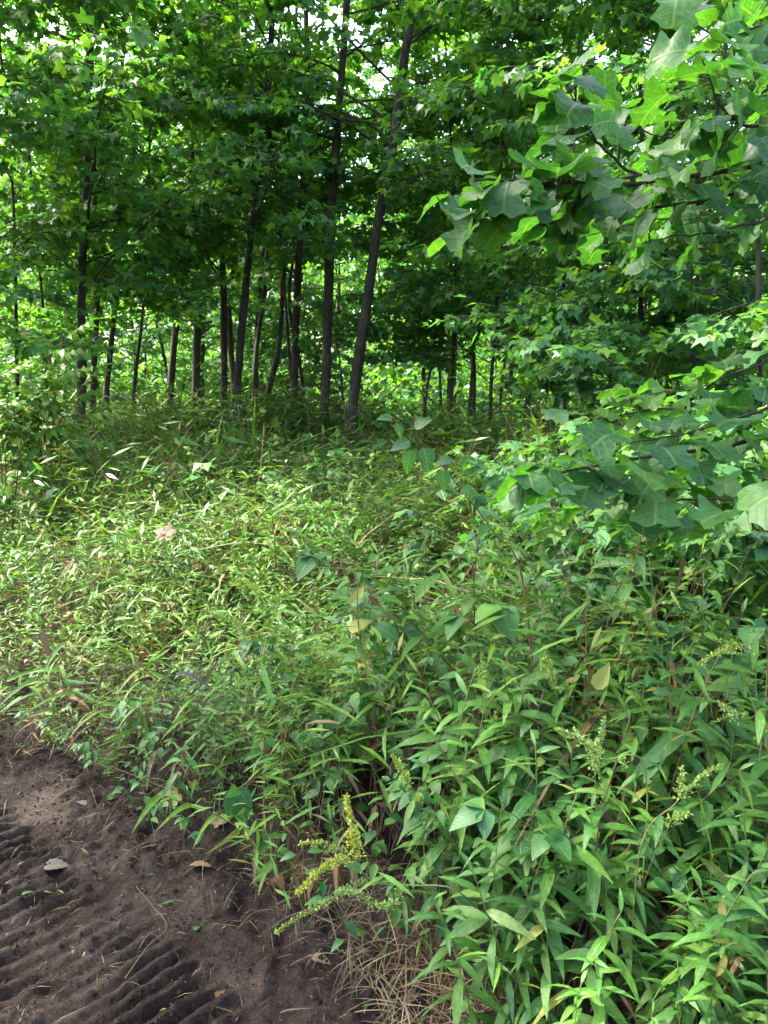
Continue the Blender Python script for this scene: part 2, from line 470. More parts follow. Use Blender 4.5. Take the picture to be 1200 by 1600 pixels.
def TPL(kind, lod, var=0):
    r = random.Random(hash((kind, lod, var)) if False else (sum(map(ord, kind)) * 31 + lod * 7 + var))
    f, dr = r.uniform(0.1, 0.55), r.uniform(0.1, 0.7)
    tw = r.uniform(-0.3, 0.3)
    n = {0: 9, 1: 5, 2: 4, 3: 3}[lod]
    if lod >= 2 and kind in ('herb', 'stilt', 'ovate', 'bramble', 'blade', 'straw'):
        w = {'herb': 0.12, 'stilt': 0.068, 'ovate': 0.29, 'bramble': 0.34, 'blade': 0.075, 'straw': 0.02}[kind] * r.uniform(0.85, 1.2)
        if lod == 3:
            return kite_leaf(w * 1.1, 0.4, f, dr)
        return flat_leaf([(w * 0.25, 0.0), (w, 0.42), (w * 0.06, 1.0)], dr * 1.2)
    rip = 0.10 if lod == 0 else 0.0
    if kind == 'herb':
        o, m = profile('lance', n, r.uniform(0.17, 0.24)); return strip_leaf(o, m, f, dr * 1.4, tw, rip, var)
    if kind == 'stilt':
        o, m = profile('lance', max(n - 2, 4), r.uniform(0.10, 0.15)); return strip_leaf(o, m, 0.3, dr, tw)
    if kind == 'ovate':
        o, m = profile('ovate', n, r.uniform(0.5, 0.62))
        return strip_leaf(serrate(o, 0.05) if lod == 0 else o, m, f, dr, tw, rip * 0.6, var)
    if kind == 'bramble':
        o, m = profile('ovate', 15 if lod == 0 else n, r.uniform(0.60, 0.75))
        return strip_leaf(serrate(o, 0.06) if lod == 0 else o, m, f, dr, tw, rip * 0.4, var)
    if kind == 'blade':
        o, m = profile('blade', n + 2, r.uniform(0.13, 0.17)); return strip_leaf(o, m, 0.5, dr * 1.6, tw)
    if kind == 'long':
        o, m = profile('blade', {0: 9, 1: 7, 2: 6, 3: 5}[lod], r.uniform(0.018, 0.03)); return flat_leaf(o, 0.6 + dr * 1.6)
    if kind == 'straw':
        o, m = profile('blade', n, r.uniform(0.02, 0.035)); return strip_leaf(o, m, 0.3, dr * 2.0, tw)
    if kind == 'maple':
        if lod <= 1:
            return strip_leaf(MAPLE, MAPLE_M, f * 0.5, dr * 1.2, tw, 0.05, var)
        if lod == 2:
            return maple_fan(f * 0.5, dr * 1.3)
        return kite_leaf(0.5, 0.42, f * 0.6, dr)
    if kind == 'tulip':
        return soft_leaf(TULIP, TULIP_M, f * 1.6 - 0.35, dr * 1.5, tw * 1.5, 0.05, var)
    raise KeyError(kind)


_T = {}
def tpl(kind, lod, var):
    k = (kind, lod, var)
    if k not in _T:
        _T[k] = TPL(*k)
    return _T[k]


def frames(f, up=(0, 0, 1), roll=0.0):
    """rotation matrices (N,3,3) whose columns are x, y=f, z"""
    f = norm(np.atleast_2d(f))
    up = np.broadcast_to(np.asarray(up, float), f.shape)
    x = np.cross(f, up)
    bad = np.linalg.norm(x, axis=1) < 1e-3
    x[bad] = np.array([1.0, 0, 0])
    x = norm(x)
    z = np.cross(x, f)
    roll = np.broadcast_to(np.asarray(roll, float), (len(f),))
    c, s = np.cos(roll)[:, None], np.sin(roll)[:, None]
    x2, z2 = x * c + z * s, z * c - x * s
    return np.stack([x2, f, z2], -1)


def place(buf, T, pos, Rm, sc, m=0):
    V, Q, UV = T
    N, k = len(pos), len(V)
    if N == 0:
        return
    W = np.einsum('nij,kj->nki', Rm, V) * np.asarray(sc)[:, None, None] + np.asarray(pos)[:, None]
    F = (Q[None] + (np.arange(N) * k)[:, None, None]).reshape(-1, 4)
    buf.add(W.reshape(-1, 3), F, None, np.tile(UV, (N, 1)), m)


def scatter(buf, kind, lod, pos, Rm, sc, m=0, nvar=4):
    var = rng.integers(0, nvar, len(pos))
    for k in range(nvar):
        s = var == k
        place(buf, tpl(kind, lod, k), pos[s], Rm[s], sc[s], m)


def dirs(az, el):
    az, el = np.asarray(az, float), np.asarray(el, float)
    return np.stack([np.cos(az) * np.cos(el), np.sin(az) * np.cos(el), np.sin(el) + 0 * az], -1)


# ------------------------------------------------------------------ scene objects
def link(name, data, parent=None):
    o = bpy.data.objects.new(name, data)
    COL.objects.link(o)
    if parent is not None:
        o.parent = parent
    return o


def tag(o, label=None, cat=None, group=None, kind=None):
    if label: o['label'] = label
    if cat: o['category'] = cat
    if group: o['group'] = group
    if kind: o['kind'] = kind
    return o


def thing(name, label, cat, loc=(0, 0, 0), rz=0.0, group=None):
    o = link(name, None)
    o.location = tuple(float(c) for c in loc)
    o.rotation_euler = (0, 0, rz)
    o.empty_display_size = 0.1
    return tag(o, label, cat, group, 'thing')


_LM = {}
def leaf_mesh(kind, var, mkey):
    k = (kind, var, mkey)
    if k not in _LM:
        b = Buf()
        V, Q, UV = tpl(kind, 0, var)
        b.add(V, Q, None, UV)
        _LM[k] = b.mesh(kind + '_blade', [M[mkey]])
    return _LM[k]


def leaf_obj(parent, kind, mkey, pos, Rm, sc, name='leaf', nvar=4, var=None):
    v = int(rng.integers(0, nvar)) if var is None else var
    o = link(name, leaf_mesh(kind, v, mkey), parent)
    mt = Matrix(np.asarray(Rm).tolist()).to_4x4()
    mt = Matrix.Translation(Vector(np.asarray(pos).tolist())) @ mt @ Matrix.Scale(float(sc), 4)
    o.matrix_basis = mt
    return o


# ------------------------------------------------------------------ terrain
EDGE = [PG(*p) for p in ((0, 1178), (90, 1192), (185, 1250), (250, 1325), (335, 1362), (408, 1415), (502, 1492), (578, 1566), (628, 1640))]
TD = norm(EDGE[0][:2] - EDGE[-1][:2])                 # along the track, away from the camera
ND = np.array([-TD[1] * -1, TD[0] * -1])              # across it, towards the weeds
if ND[1] < 0: ND = -ND
O2 = EDGE[-1][:2]
_eu = np.array([(e[:2] - O2) @ TD for e in EDGE]); _ev = np.array([(e[:2] - O2) @ ND for e in EDGE])
_o = np.argsort(_eu); _eu, _ev = _eu[_o], _ev[_o]
_eu = np.concatenate([[-3.0, -0.6], _eu, [6.0]]); _ev = np.concatenate([[-0.35, -0.08], _ev, [_ev[-1] + 0.1]])


def track_uv(x, y):
    dx, dy = np.asarray(x, float) - O2[0], np.asarray(y, float) - O2[1]
    return dx * TD[0] + dy * TD[1], dx * ND[0] + dy * ND[1]


def sdist(x, y):
    """distance past the edge of the bare track, positive among the weeds"""
    u, v = track_uv(x, y)
    return v - np.interp(u, _eu, _ev) + 0.05 * fbm(np.asarray(x) * 4, np.asarray(y) * 4, 3, 5)


def ground_z(x, y):
    x, y = np.asarray(x, float), np.asarray(y, float)
    s = sdist(x, y)
    return 0.07 * sstep(-0.05, 0.35, s) + 0.05 * fbm(x * 0.5, y * 0.5, 3, 3) * sstep(0, 1.5, s) + 0.02 * fbm(x * 2.2, y * 2.2, 2, 8) + 0.010 * np.maximum(y - 3, 0) * (y < 40) + 0.37 * (y >= 40)


PX0, PX1, PY0, PY1 = -3.3, 0.9, 0.6, 4.2


def patch_w(x, y, m=0.25):
    return sstep(PX0, PX0 + m, x) * (1 - sstep(PX1 - m, PX1, x)) * sstep(PY0, PY0 + m, y) * (1 - sstep(PY1 - m, PY1, y))


def grid_mesh(xs, ys, zf):
    X, Y = np.meshgrid(xs, ys)
    Z = zf(X, Y)
    nx, ny = len(xs), len(ys)
    V = np.stack([X, Y, Z], -1).reshape(-1, 3)
    i = (np.arange(ny - 1)[:, None] * nx + np.arange(nx - 1)[None]).ravel()
    Q = np.stack([i, i + 1, i + nx + 1, i + nx], -1)
    b = Buf(); b.add(V, Q, None, V[:, :2])
    return b


def axis(n, near, far):
    a = np.linspace(0, 1, n)
    p = near * a + (far - near) * a ** 4
    return np.concatenate([-p[:0:-1], p])


gx = axis(64, 26, 600); gy = axis(64, 34, 600)
b = grid_mesh(gx, gy, lambda x, y: ground_z(x, y) - 0.13 * patch_w(x, y, 0.3))
tag(link('ground', b.mesh('ground', [M['soil']])), 'dark woodland earth under the weeds and trees', None, None, 'structure')


def track_z(x, y):
    u, v = track_uv(x, y)
    s = sdist(x, y)
    z = ground_z(x, y)
    bare = 1 - sstep(-0.10, 0.06, s)
    jit = 0.014 * fbm(x * 2.5, y * 2.5, 3, 21) + 0.005 * fbm(x * 17, y * 17, 2, 22)
    # cleat bars of a tracked machine, pressed across the direction of travel, in two bands
    for v0, v1, ph, amp, pit in ((-0.78, -0.12, 0.0, 0.021, 0.060), (-1.46, -0.84, 0.03, 0.020, 0.060), (-2.2, -1.5, 0.01, 0.015, 0.062)):
        c = (u + jit + 0.16 * (v + 0.4)) / pit + ph
        bar = 0.5 + 0.5 * np.cos(2 * np.pi * c)
        bar = sstep(0.25, 0.75, bar) * (0.55 + 0.9 * sstep(-0.35, 0.25, fbm(x * 9, y * 9, 2, 35)))
        band = sstep(v0, v0 + 0.08, v + jit) * (1 - sstep(v1 - 0.08, v1, v + jit))
        wear = 0.45 + 0.55 * sstep(-0.30, 0.15, fbm(x * 1.9 + 4, y * 1.9, 3, 33))
        z = z + amp * (bar - 0.6) * band * wear * bare
    z = z - 0.035 * bare * sstep(0.0, 0.9, -s)
    z = z + 0.012 * fbm(x * 5, y * 5, 3, 40) * bare
    cl = fbm(x * 22, y * 22, 3, 44)
    z = z + (0.002 * cl + 0.010 * np.maximum(cl - 0.05, 0) * 3) * (0.35 + 0.65 * sstep(-0.2, 0.3, fbm(x * 3, y * 3, 2, 50)))
    z = z + 0.014 * fbm(x * 36, y * 36, 3, 58) * (0.4 + 1.2 * sstep(-0.2, 0.3, fbm(x * 3 + 7, y * 3, 2, 59)))
    crumble = sstep(-0.22, -0.02, s) * (1 - sstep(0.02, 0.2, s))
    z = z + crumble * 0.035 * fbm(x * 14, y * 14, 3, 70)
    return z - 0.2 * (1 - patch_w(x, y, 0.15))


b = grid_mesh(np.arange(PX0, PX1, 0.0115), np.arange(PY0, PY1, 0.0115), track_z)
tag(link('dirt_track', b.mesh('dirt_track', [M['soil']])), 'bare dark brown soil track with ridged tread prints', None, None, 'structure')


# ------------------------------------------------------------------ trees
def limb_path(start, az, el0, length, n=7, sag=0.35, wob=0.12, r=None):
    r = r or rng
    p = [np.asarray(start, float)]
    step = length / (n - 1)
    a, e = az, el0
    for i in range(n - 1):
        p.append(p[-1] + step * dirs(a, e))
        a += r.normal(0, wob); e -= sag / (n - 1) + r.normal(0, wob * 0.5)
    return np.array(p)


def leafy_limb(path, twig_len, twigs, leaves, size, acc, tw_acc, start=0.25, rr=None):
    """alternate flat side twigs along a limb with opposite leaves on them; appended to acc"""
    n = len(path)
    for k in range(twigs):
        t = start + (1 - start) * (k + rng.uniform(0, 0.8)) / twigs
        f = min(t * (n - 1), n - 1.001); i = int(f); base = path[i] + (path[i + 1] - path[i]) * (f - i)
        ld = norm(path[i + 1] - path[i])
        az = math.atan2(ld[1], ld[0]) + (1 if k % 2 else -1) * rng.uniform(0.5, 1.25)
        if t > 0.93: az = math.atan2(ld[1], ld[0]) + rng.normal(0, 0.3)
        L_ = twig_len * rng.uniform(0.55, 1.15) * (1.1 - 0.45 * t)
        tp = limb_path(base, az, rng.normal(0.08, 0.2), L_, 4, 0.4, 0.2)
        tw_acc.append(tp)
        m = max(3, int(leaves * L_ / twig_len))
        tt = np.sort(rng.uniform(0.12, 1.0, m))
        ff = np.minimum(tt * 3, 2.999); ii = ff.astype(int)
        pos = tp[ii] + (tp[ii + 1] - tp[ii]) * (ff - ii)[:, None]
        saz = az + np.where(np.arange(m) % 2 == 0, 1, -1) * rng.uniform(0.2, 1.3, m)
        d_ = dirs(saz, rng.normal(-0.38, 0.42, m))
        pet = rng.uniform(0.03, 0.08, m)[:, None]
        acc.append((pos + d_ * pet + np.array([0, 0, -0.01]), d_, size * rng.uniform(0.45, 1.3, m)))


def crown_buf(acc, tw, kind, lod, twig_r=0.005, sides=3):
    b = Buf()
    pos = np.concatenate([a[0] for a in acc]); d_ = np.concatenate([a[1] for a in acc]); sz = np.concatenate([a[2] for a in acc])
    up = np.array([0, 0, 1.0]) + rng.normal(0, 0.42, (len(pos), 3))
    scatter(b, kind, lod, pos, frames(d_, up), sz, 0)
    for t in tw:
        tube(b, t, np.linspace(twig_r, twig_r * 0.4, len(t)), sides, 1, cap=False)
    return b


def trunk_path(pix, Y, top, lean_y=0.0):
    pts = [P(px, py, Y + lean_y * i) for i, (px, py) in enumerate(pix)]
    p0, p1 = pts[0], pts[1]
    gz = float(ground_z(p0[0], p0[1])) - 0.15
    foot = p0 + (p1 - p0) * (gz - p0[2]) / (p1[2] - p0[2])
    foot[0] = p0[0] + np.clip(foot[0] - p0[0], -0.12, 0.12)
    pts = [foot] + [p for p in pts if p[2] > gz + 0.4]
    dlast = norm(pts[-1] - pts[-2])
    dlast = norm(dlast * np.array([0.6, 0.6, 1.0]))
    while pts[-1][2] < top:
        dlast = norm(dlast + np.array([rng.normal(0, 0.04), rng.normal(0, 0.04), 0.08]))
        pts.append(pts[-1] + dlast * 1.6)
    return np.array(pts)


def build_tree(name, label, path, r0, top, limbs, group=None, leaf=0.10, lod=2, low=2.6, length=(1.8, 3.6), toward=None, twl=0.85, lpt=13, bark='bark', cat='tree', bare=0.0, kind='maple', high_coarse=9.0, clear=False, boughs=0):
    base = path[0]
    root = thing(name, label, cat, base, 0.0, group)
    n = 26
    sp = smooth_path(path, n) - base
    hh = sp[:, 2] / sp[-1, 2]
    rad = r0 * 0.9 * (1 - 0.78 * hh ** 0.9) + r0 * 0.35 * np.exp(-np.maximum(sp[:, 2] - 0.1, 0) / 0.22)
    b = Buf(); tube(b, sp, rad, 16, 0, True, 0.16, int(rng.integers(0, 99)))
    link('trunk', b.mesh('trunk', [M[bark]]), root)
    acc, tw = [], []
    for k in range(limbs + boughs):
        z = low + (top - low - 0.5) * float(np.clip((k + rng.uniform(-0.6, 1.6)) / limbs, 0.0, 1.0)) ** 1.35
        f = np.interp(z, sp[:, 2], np.arange(n)); i = int(min(f, n - 2)); st = sp[i] + (sp[i + 1] - sp[i]) * (f - i)
        az = rng.uniform(0, 2 * np.pi) if toward is None or rng.random() > toward else rng.normal(-np.pi / 2, 0.9)
        if clear and z < 6.5 and abs((az + np.pi / 2 + np.pi) % (2 * np.pi) - np.pi) < 0.5:
            az += rng.uniform(0.9, 2.6) * (1 if rng.random() < 0.5 else -1)
        if k >= limbs:
            z = rng.uniform(2.7, 3.6); az = rng.normal(-np.pi / 2, 0.55)
            f = np.interp(z, sp[:, 2], np.arange(n)); i = int(min(f, n - 2)); st = sp[i] + (sp[i + 1] - sp[i]) * (f - i)
        L_ = (rng.uniform(2.6, 3.9) if k >= limbs else rng.uniform(*length)) * (1.0 if z < top * 0.6 else 1.25 - 0.9 * (z - top * 0.6) / (top * 0.4))
        lp = limb_path(st, az, rng.uniform(0.15, 0.75), L_, 8, rng.uniform(0.3, 0.9), 0.13)
        rl = min(np.interp(z, sp[:, 2], rad) * 0.32, 0.007 + 0.0065 * L_)
        bb = Buf(); tube(bb, smooth_path(lp, 12), np.linspace(rl, 0.006, 12), 6, 0)
        link('branch', bb.mesh('branch', [M['twig']]), root)
        if rng.random() < bare or (z > high_coarse and rng.random() < 0.4): continue
        if z > high_coarse:
            leafy_limb(lp, twl * 1.4, int(6 + 3 * L_), int(lpt * 0.55), leaf * 1.9, acc, tw)
        else:
            leafy_limb(lp, twl, int(5 + 4.2 * L_), lpt, leaf, acc, tw)
    cb = crown_buf(acc, tw, kind, lod)
    c = link('crown', cb.mesh('crown', [M['maple' if kind == 'maple' else kind], M['twig']]), root)
    c['kind'] = 'stuff'
    return root


def tree_group(n): return 'tall maple trunks at the edge of the wood'


FRONT = [
    # pixels of the trunk, distance, pixel width, label
    ([(505, 690), (510, 560), (514, 430), (518, 330), (525, 230), (535, 100), (542, 0)], 11.6, 19, 'straight tall maple trunk just left of the leaning thick trunk at the middle'),
    ([(545, 690), (560, 560), (577, 450), (590, 350), (603, 290), (618, 200), (632, 90), (645, 0)], 10.8, 21, 'maple trunk leaning to the upper right, rightmost of the thick trunks'),
    ([(458, 690), (462, 520), (467, 400), (474, 290), (480, 160)], 12.8, 15, 'slim straight maple trunk third from the right among the thick trunks'),
    ([(366, 690), (374, 560), (385, 440), (398, 300), (408, 230), (418, 140), (425, 40)], 12.2, 17, 'maple trunk curving up to the right behind the white flower heads'),
    ([(349, 690), (350, 560), (349, 450), (345, 360), (343, 280)], 13.4, 13, 'pale upright maple trunk touching the left side of the curved trunk'),
    ([(122, 710), (128, 600), (127, 500), (128, 420), (137, 240)], 10.6, 17, 'thick pale maple trunk with sun patches behind the feathery shrub'),
    ([(141, 700), (147, 570), (151, 480), (150, 380)], 12.0, 12, 'grey maple trunk close beside the thick sun-patched trunk'),
    ([(160, 690), (168, 590), (178, 500), (183, 420)], 13.6, 10, 'thin leaning maple trunk, third of the cluster behind the feathery shrub'),
    ([(263, 680), (268, 580), (278, 480), (285, 420), (292, 350)], 15.5, 13, 'dark maple trunk leaning slightly right in the gap left of the pale trunks'),
    ([(303, 680), (305, 560), (307, 450), (308, 370)], 16.5, 9, 'slender dark upright trunk between the leaning dark trunk and the pale trunk'),
    ([(400, 680), (400, 560), (403, 480)], 17.5, 10, 'short visible dark trunk right behind the curved trunk'),
    ([(408, 680), (420, 610), (432, 560), (440, 490)], 16.0, 11, 'dark trunk leaning steeply right between the curved and the slim trunk'),
]
for i, (pix, Y, w, lab) in enumerate(FRONT):
    r0 = 0.5 * w * Y / FPX
    build_tree('maple_tree', lab, trunk_path(pix, Y, 12.5), r0, 12.5, 29 if i in (0, 1, 3, 5) else 18, 'maple trunks at the edge of the wood',
               leaf=0.130, lod=2, low=(2.9 if i in (5, 6, 7) else rng.uniform(2.8, 4.6)), length=((1.2, 2.6) if i in (5, 6, 7) else (1.6, 4.0)), toward=(0.0 if i in (0, 1, 2, 3) else 0.3), clear=i in (0, 1, 2, 3, 5), boughs={2: 1, 3: 1, 4: 2, 5: 2, 6: 1}.get(i, 0), twl=0.8, lpt=18)

# young maples whose leaves close the wood at the right and left
YOUNG = [
    ([(884, 700), (880, 520), (884, 360), (890, 260)], 9.6, 7, 1.6, 8.5, 'thin young maple with a bare straight stem right of the bright gap'),
    ([(955, 700), (953, 560), (957, 430)], 8.6, 6, 1.3, 7.0, 'young maple with a thin dark stem below the tulip boughs'),
    ([(1003, 700), (1003, 560), (1001, 470)], 9.8, 11, 1.5, 8.5, 'dark-stemmed young maple in the deep shade at the right'),
    ([(765, 700), (768, 590), (775, 500)], 11.5, 7, 1.6, 9.0, 'thin young maple stem below the hanging tulip leaves'),
    ([(703, 700), (706, 600), (712, 480)], 12.5, 6, 1.9, 9.0, 'thin maple sapling right of the leaning thick trunk'),
    ([(738, 700), (742, 600), (738, 470)], 14.0, 6, 1.9, 9.5, 'thin maple sapling between two others below the bright gap'),
    ([(660, 700), (668, 600), (690, 520)], 13.0, 5, 2.0, 8.0, 'leaning maple whip with fine twigs beside the tall bramble tip'),
    ([(1085, 700), (1085, 540), (1092, 420)], 7.6, 8, 1.3, 8.0, 'young maple deep in leaves behind the lower tulip boughs'),
    ([(1190, 700), (1185, 420), (1190, 200)], 6.8, 10, 1.4, 8.5, 'young maple with a brown stem at the right edge'),
    ([(30, 720), (26, 560), (20, 300)], 10.8, 8, 1.8, 8.5, 'young maple with bright sunlit leaves at the left edge'),
    ([(-40, 720), (-40, 500), (-50, 200)], 9.4, 10, 1.9, 8.0, 'leafy young maple mostly cut off by the left edge'),
    ([(75, 700), (72, 560), (60, 400)], 12.0, 7, 2.2, 10.0, 'young maple with a thin stem just left of the sun-patched trunk'),
    ([(-25, 700), (-20, 500), (-30, 300)], 9.0, 8, 3.8, 8.5, 'young maple at the left edge with leaves hanging into the top left corner'),
    ([(205, 700), (210, 600), (222, 500)], 13.0, 7, 2.4, 8.5, 'thin maple sapling between the sun-patched cluster and the leaning dark trunk'),
]
for pix, Y, w, low, top, lab in YOUNG:
    build_tree('young_maple', lab, trunk_path(pix, Y, top), max(0.5 * w * Y / FPX, 0.016), top, 28, 'young maples in the undergrowth of the wood',
               leaf=0.115, lod=2, low=low, length=(1.0, 2.5), twl=0.7, lpt=19, high_coarse=7.5)

build_tree('maple_tree', 'maple added off frame at the left for shade, its dark leaves overhanging the top left corner', np.array([(-4.9, 2.9, -0.1), (-4.85, 2.9, 2), (-4.7, 2.9, 4), (-4.6, 2.8, 7), (-4.5, 2.8, 11)]), 0.11, 11.0, 30, 'maple trunks at the edge of the wood',
           leaf=0.15, lod=3, low=3.8, length=(1.8, 4.2), twl=0.85, lpt=14)  # trunk stands off frame, placed so the crown shades soil and foreground

build_tree('maple_tree', 'unseen maple added beside the clearing, its boughs above the frame shading the right bank', np.array([(-4.3, 5.3, -0.1), (-4.2, 5.3, 2), (-4.0, 5.35, 4), (-3.9, 5.4, 7), (-3.8, 5.4, 11)]), 0.11, 11.5, 24, 'maple trunks at the edge of the wood',
           leaf=0.15, lod=3, low=5.4, length=(2.0, 4.2), twl=0.85, lpt=12)  # out of view, added to throw dappled shade on the right bank

# unseen trees added outside the frame to shade the clearing, and the wood behind: shared shapes
def proto_tree(top, r0, limbs, low, length, leaf, lpt, seed):
    n = 9
    pts = np.zeros((n, 3)); pts[:, 2] = np.linspace(-0.2, top, n)
    pts[1:, 0] = np.cumsum(rng.normal(0, 0.10, n - 1)); pts[1:, 1] = np.cumsum(rng.normal(0, 0.10, n - 1))
    sp = smooth_path(pts, 18)
    b = Buf(); tube(b, sp, r0 * (1 - 0.8 * (np.maximum(sp[:, 2], 0) / top)) + r0 * 0.3 * np.exp(-np.maximum(sp[:, 2], 0) / 0.3), 9, 0, True, 0.08, seed)
    tr = b.mesh('trunk', [M['bark']])
    acc, tw, lb = [], [], Buf()
    for k in range(limbs):
        z = low + (top - low - 0.3) * (k + rng.uniform(0, 0.8)) / limbs
        f = np.interp(z, sp[:, 2], np.arange(18)); i = int(min(f, 16)); st = sp[i] + (sp[i + 1] - sp[i]) * (f - i)
        L_ = rng.uniform(*length) * (1.0 if z < top * 0.6 else 1.2 - 0.9 * (z - top * 0.6) / (top * 0.4))
        lp = limb_path(st, rng.uniform(0, 6.28), rng.uniform(0.1, 0.8), L_, 7, rng.uniform(0.3, 0.9), 0.14)
        tube(lb, lp, np.linspace(0.012 + 0.008 * L_, 0.006, 7), 4, 0, cap=False)
        leafy_limb(lp, 0.95, int(4 + 2.6 * L_), lpt, leaf, acc, tw)
    cb = crown_buf(acc, tw[::3], 'maple', 2, 0.007)
    return tr, lb.mesh('limbs', [M['twig']]), cb.mesh('crown', [M['maple'], M['twig']])


TALL = [proto_tree(t, r, 40, 2.6, (1.8, 3.8), 0.20, 13, k) for k, (t, r) in enumerate(((15, 0.15), (17, 0.19), (13.5, 0.12)))]
THIN = [proto_tree(t, r, 34, 0.5, (0.8, 2.1), 0.16, 12, k + 9) for k, (t, r) in enumerate(((5.5, 0.035), (7.0, 0.045), (4.2, 0.028)))]


POLE = [proto_tree(t, r, 22, 4.2, (0.8, 2.0), 0.18, 10, k + 20) for k, (t, r) in enumerate(((10, 0.055), (11.5, 0.07), (9, 0.045)))]


def put_tree(name, label, cat, protos, x, y, s, group):
    root = thing(name, label, cat, (x, y, float(ground_z(x, y))), rng.uniform(0, 6.28), group)
    root.scale = (s, s, s)
    tr, lb, cr = protos[int(rng.integers(0, len(protos)))]
    link('trunk', tr, root)
    o = link('limbs', lb, root); o['kind'] = 'stuff'
    o = link('crown', cr, root); o['kind'] = 'stuff'


used = []
def free(x, y, dmin):
    for a, c in used:
        if (a - x) ** 2 + (c - y) ** 2 < dmin * dmin: return False
    used.append((x, y)); return True


def sector(x, y):
    """photo column of a spot, in words"""
    px = 600 + FPX * x / (y * math.cos(PITCH))
    for lim, txt in ((110, 'behind the feathery shrub at the left edge'), (250, 'just right of the sun-patched trunk cluster'), (345, 'behind the dark leaning trunk'), (500, 'between the curved trunk and the straight tall trunk'),
                     (650, 'behind the leaning thick trunk'), (800, 'in the bright gap below the tulip boughs'), (980, 'behind the thin bare-stemmed maple')):
        if px < lim: return txt
    return 'in the deep shade at the right edge'


k = 0
while k < 18:
    y = rng.uniform(17.5, 23) if k < 5 else rng.uniform(37, 46); x = rng.uniform(-0.62 * y - 2, 0.62 * y + 2)
    if free(x, y, 2.6):
        t = 'tall tree deep in the wood ' + sector(x, y)
        put_tree('wood_tree', t, 'tree', TALL, x, y, rng.uniform(0.8, 1.1), 'tall trees ' + sector(x, y)); k += 1
k = 0
while k < 26:
    y = rng.uniform(14.5, 27); x = rng.uniform(-0.58 * y, 0.58 * y)
    if free(x, y, 1.0):
        t = 'thin dark pole-like trunk ' + sector(x, y)
        put_tree('pole_tree', t, 'tree', POLE, x, y, rng.uniform(0.85, 1.15), 'thin trunks ' + sector(x, y)); k += 1
k = 0
while k < 46:
    y = rng.uniform(18, 37); x = rng.uniform(-0.6 * y - 1, 0.6 * y + 1)
    if free(x, y, 1.2):
        t = 'slender leafy sapling in the understory ' + sector(x, y)
        put_tree('wood_sapling', t, 'sapling', THIN, x, y, rng.uniform(0.7, 1.15), 'saplings ' + sector(x, y)); k += 1
for x, y, s in ((-13.5, 14, 0.9),  (10.5, 7.5, 1.0), (8.5, 12.0, 0.95), (12.5, 12.5, 1.0), (7.6, 3.6, 0.85)):
    put_tree('added_shade_tree', 'tall tree added beside the clearing for shade, outside the frame', 'tree', TALL, x, y, s, 'trees added beside the clearing for shade')  # out of view, added for the light they block

# brush between the trunks, reading as one mass
b = Buf()
nf = 60000
y = rng.uniform(19, 46, nf); x = rng.uniform(-1, 1, nf) * (0.62 * y + 3)
hz = np.maximum(0.25, 1.5 + 3.2 * fbm(x * 0.35, y * 0.35, 3, 120))
pos = np.stack([x, y, ground_z(x, y) + hz * rng.uniform(0, 1, nf)], -1)
scatter(b, 'maple', 3, pos, frames(dirs(rng.uniform(0, 6.28, nf), rng.normal(-0.3, 0.3, nf)), np.array([0, 0, 1.0]) + rng.normal(0, 0.3, (nf, 3))), rng.uniform(0.12, 0.26, nf))
tag(link('brush_undergrowth', b.mesh('brush_undergrowth', [M['maple']])), 'low leafy brush between the trunks deep in the wood', 'undergrowth', None, 'stuff')

# far wall of sunlit leaves
b = Buf()
nf = 70000
x = rng.uniform(-42, 42, nf); y = rng.uniform(46, 60, nf)
topz = 13.5 + 7.0 * fbm(x * 0.22, y * 0.1, 3, 90)
z = topz * rng.uniform(0.0, 1.0, nf) ** 0.8
keep = fbm(x * 0.55, z * 0.55 + y * 0.2, 3, 95) > -0.22
pos = np.stack([x, y, z], -1)[keep]
scatter(b, 'maple', 3, pos, frames(dirs(rng.uniform(0, 6.28, len(pos)), rng.normal(-0.4, 0.35, len(pos))), np.array([0, 0, 1.0]) + rng.normal(0, 0.35, (len(pos), 3))), rng.uniform(0.35, 0.65, len(pos)))
tag(link('far_woods', b.mesh('far_woods', [M['maple']])), 'far wall of sunlit leaves closing the wood', 'woods', None, 'stuff')


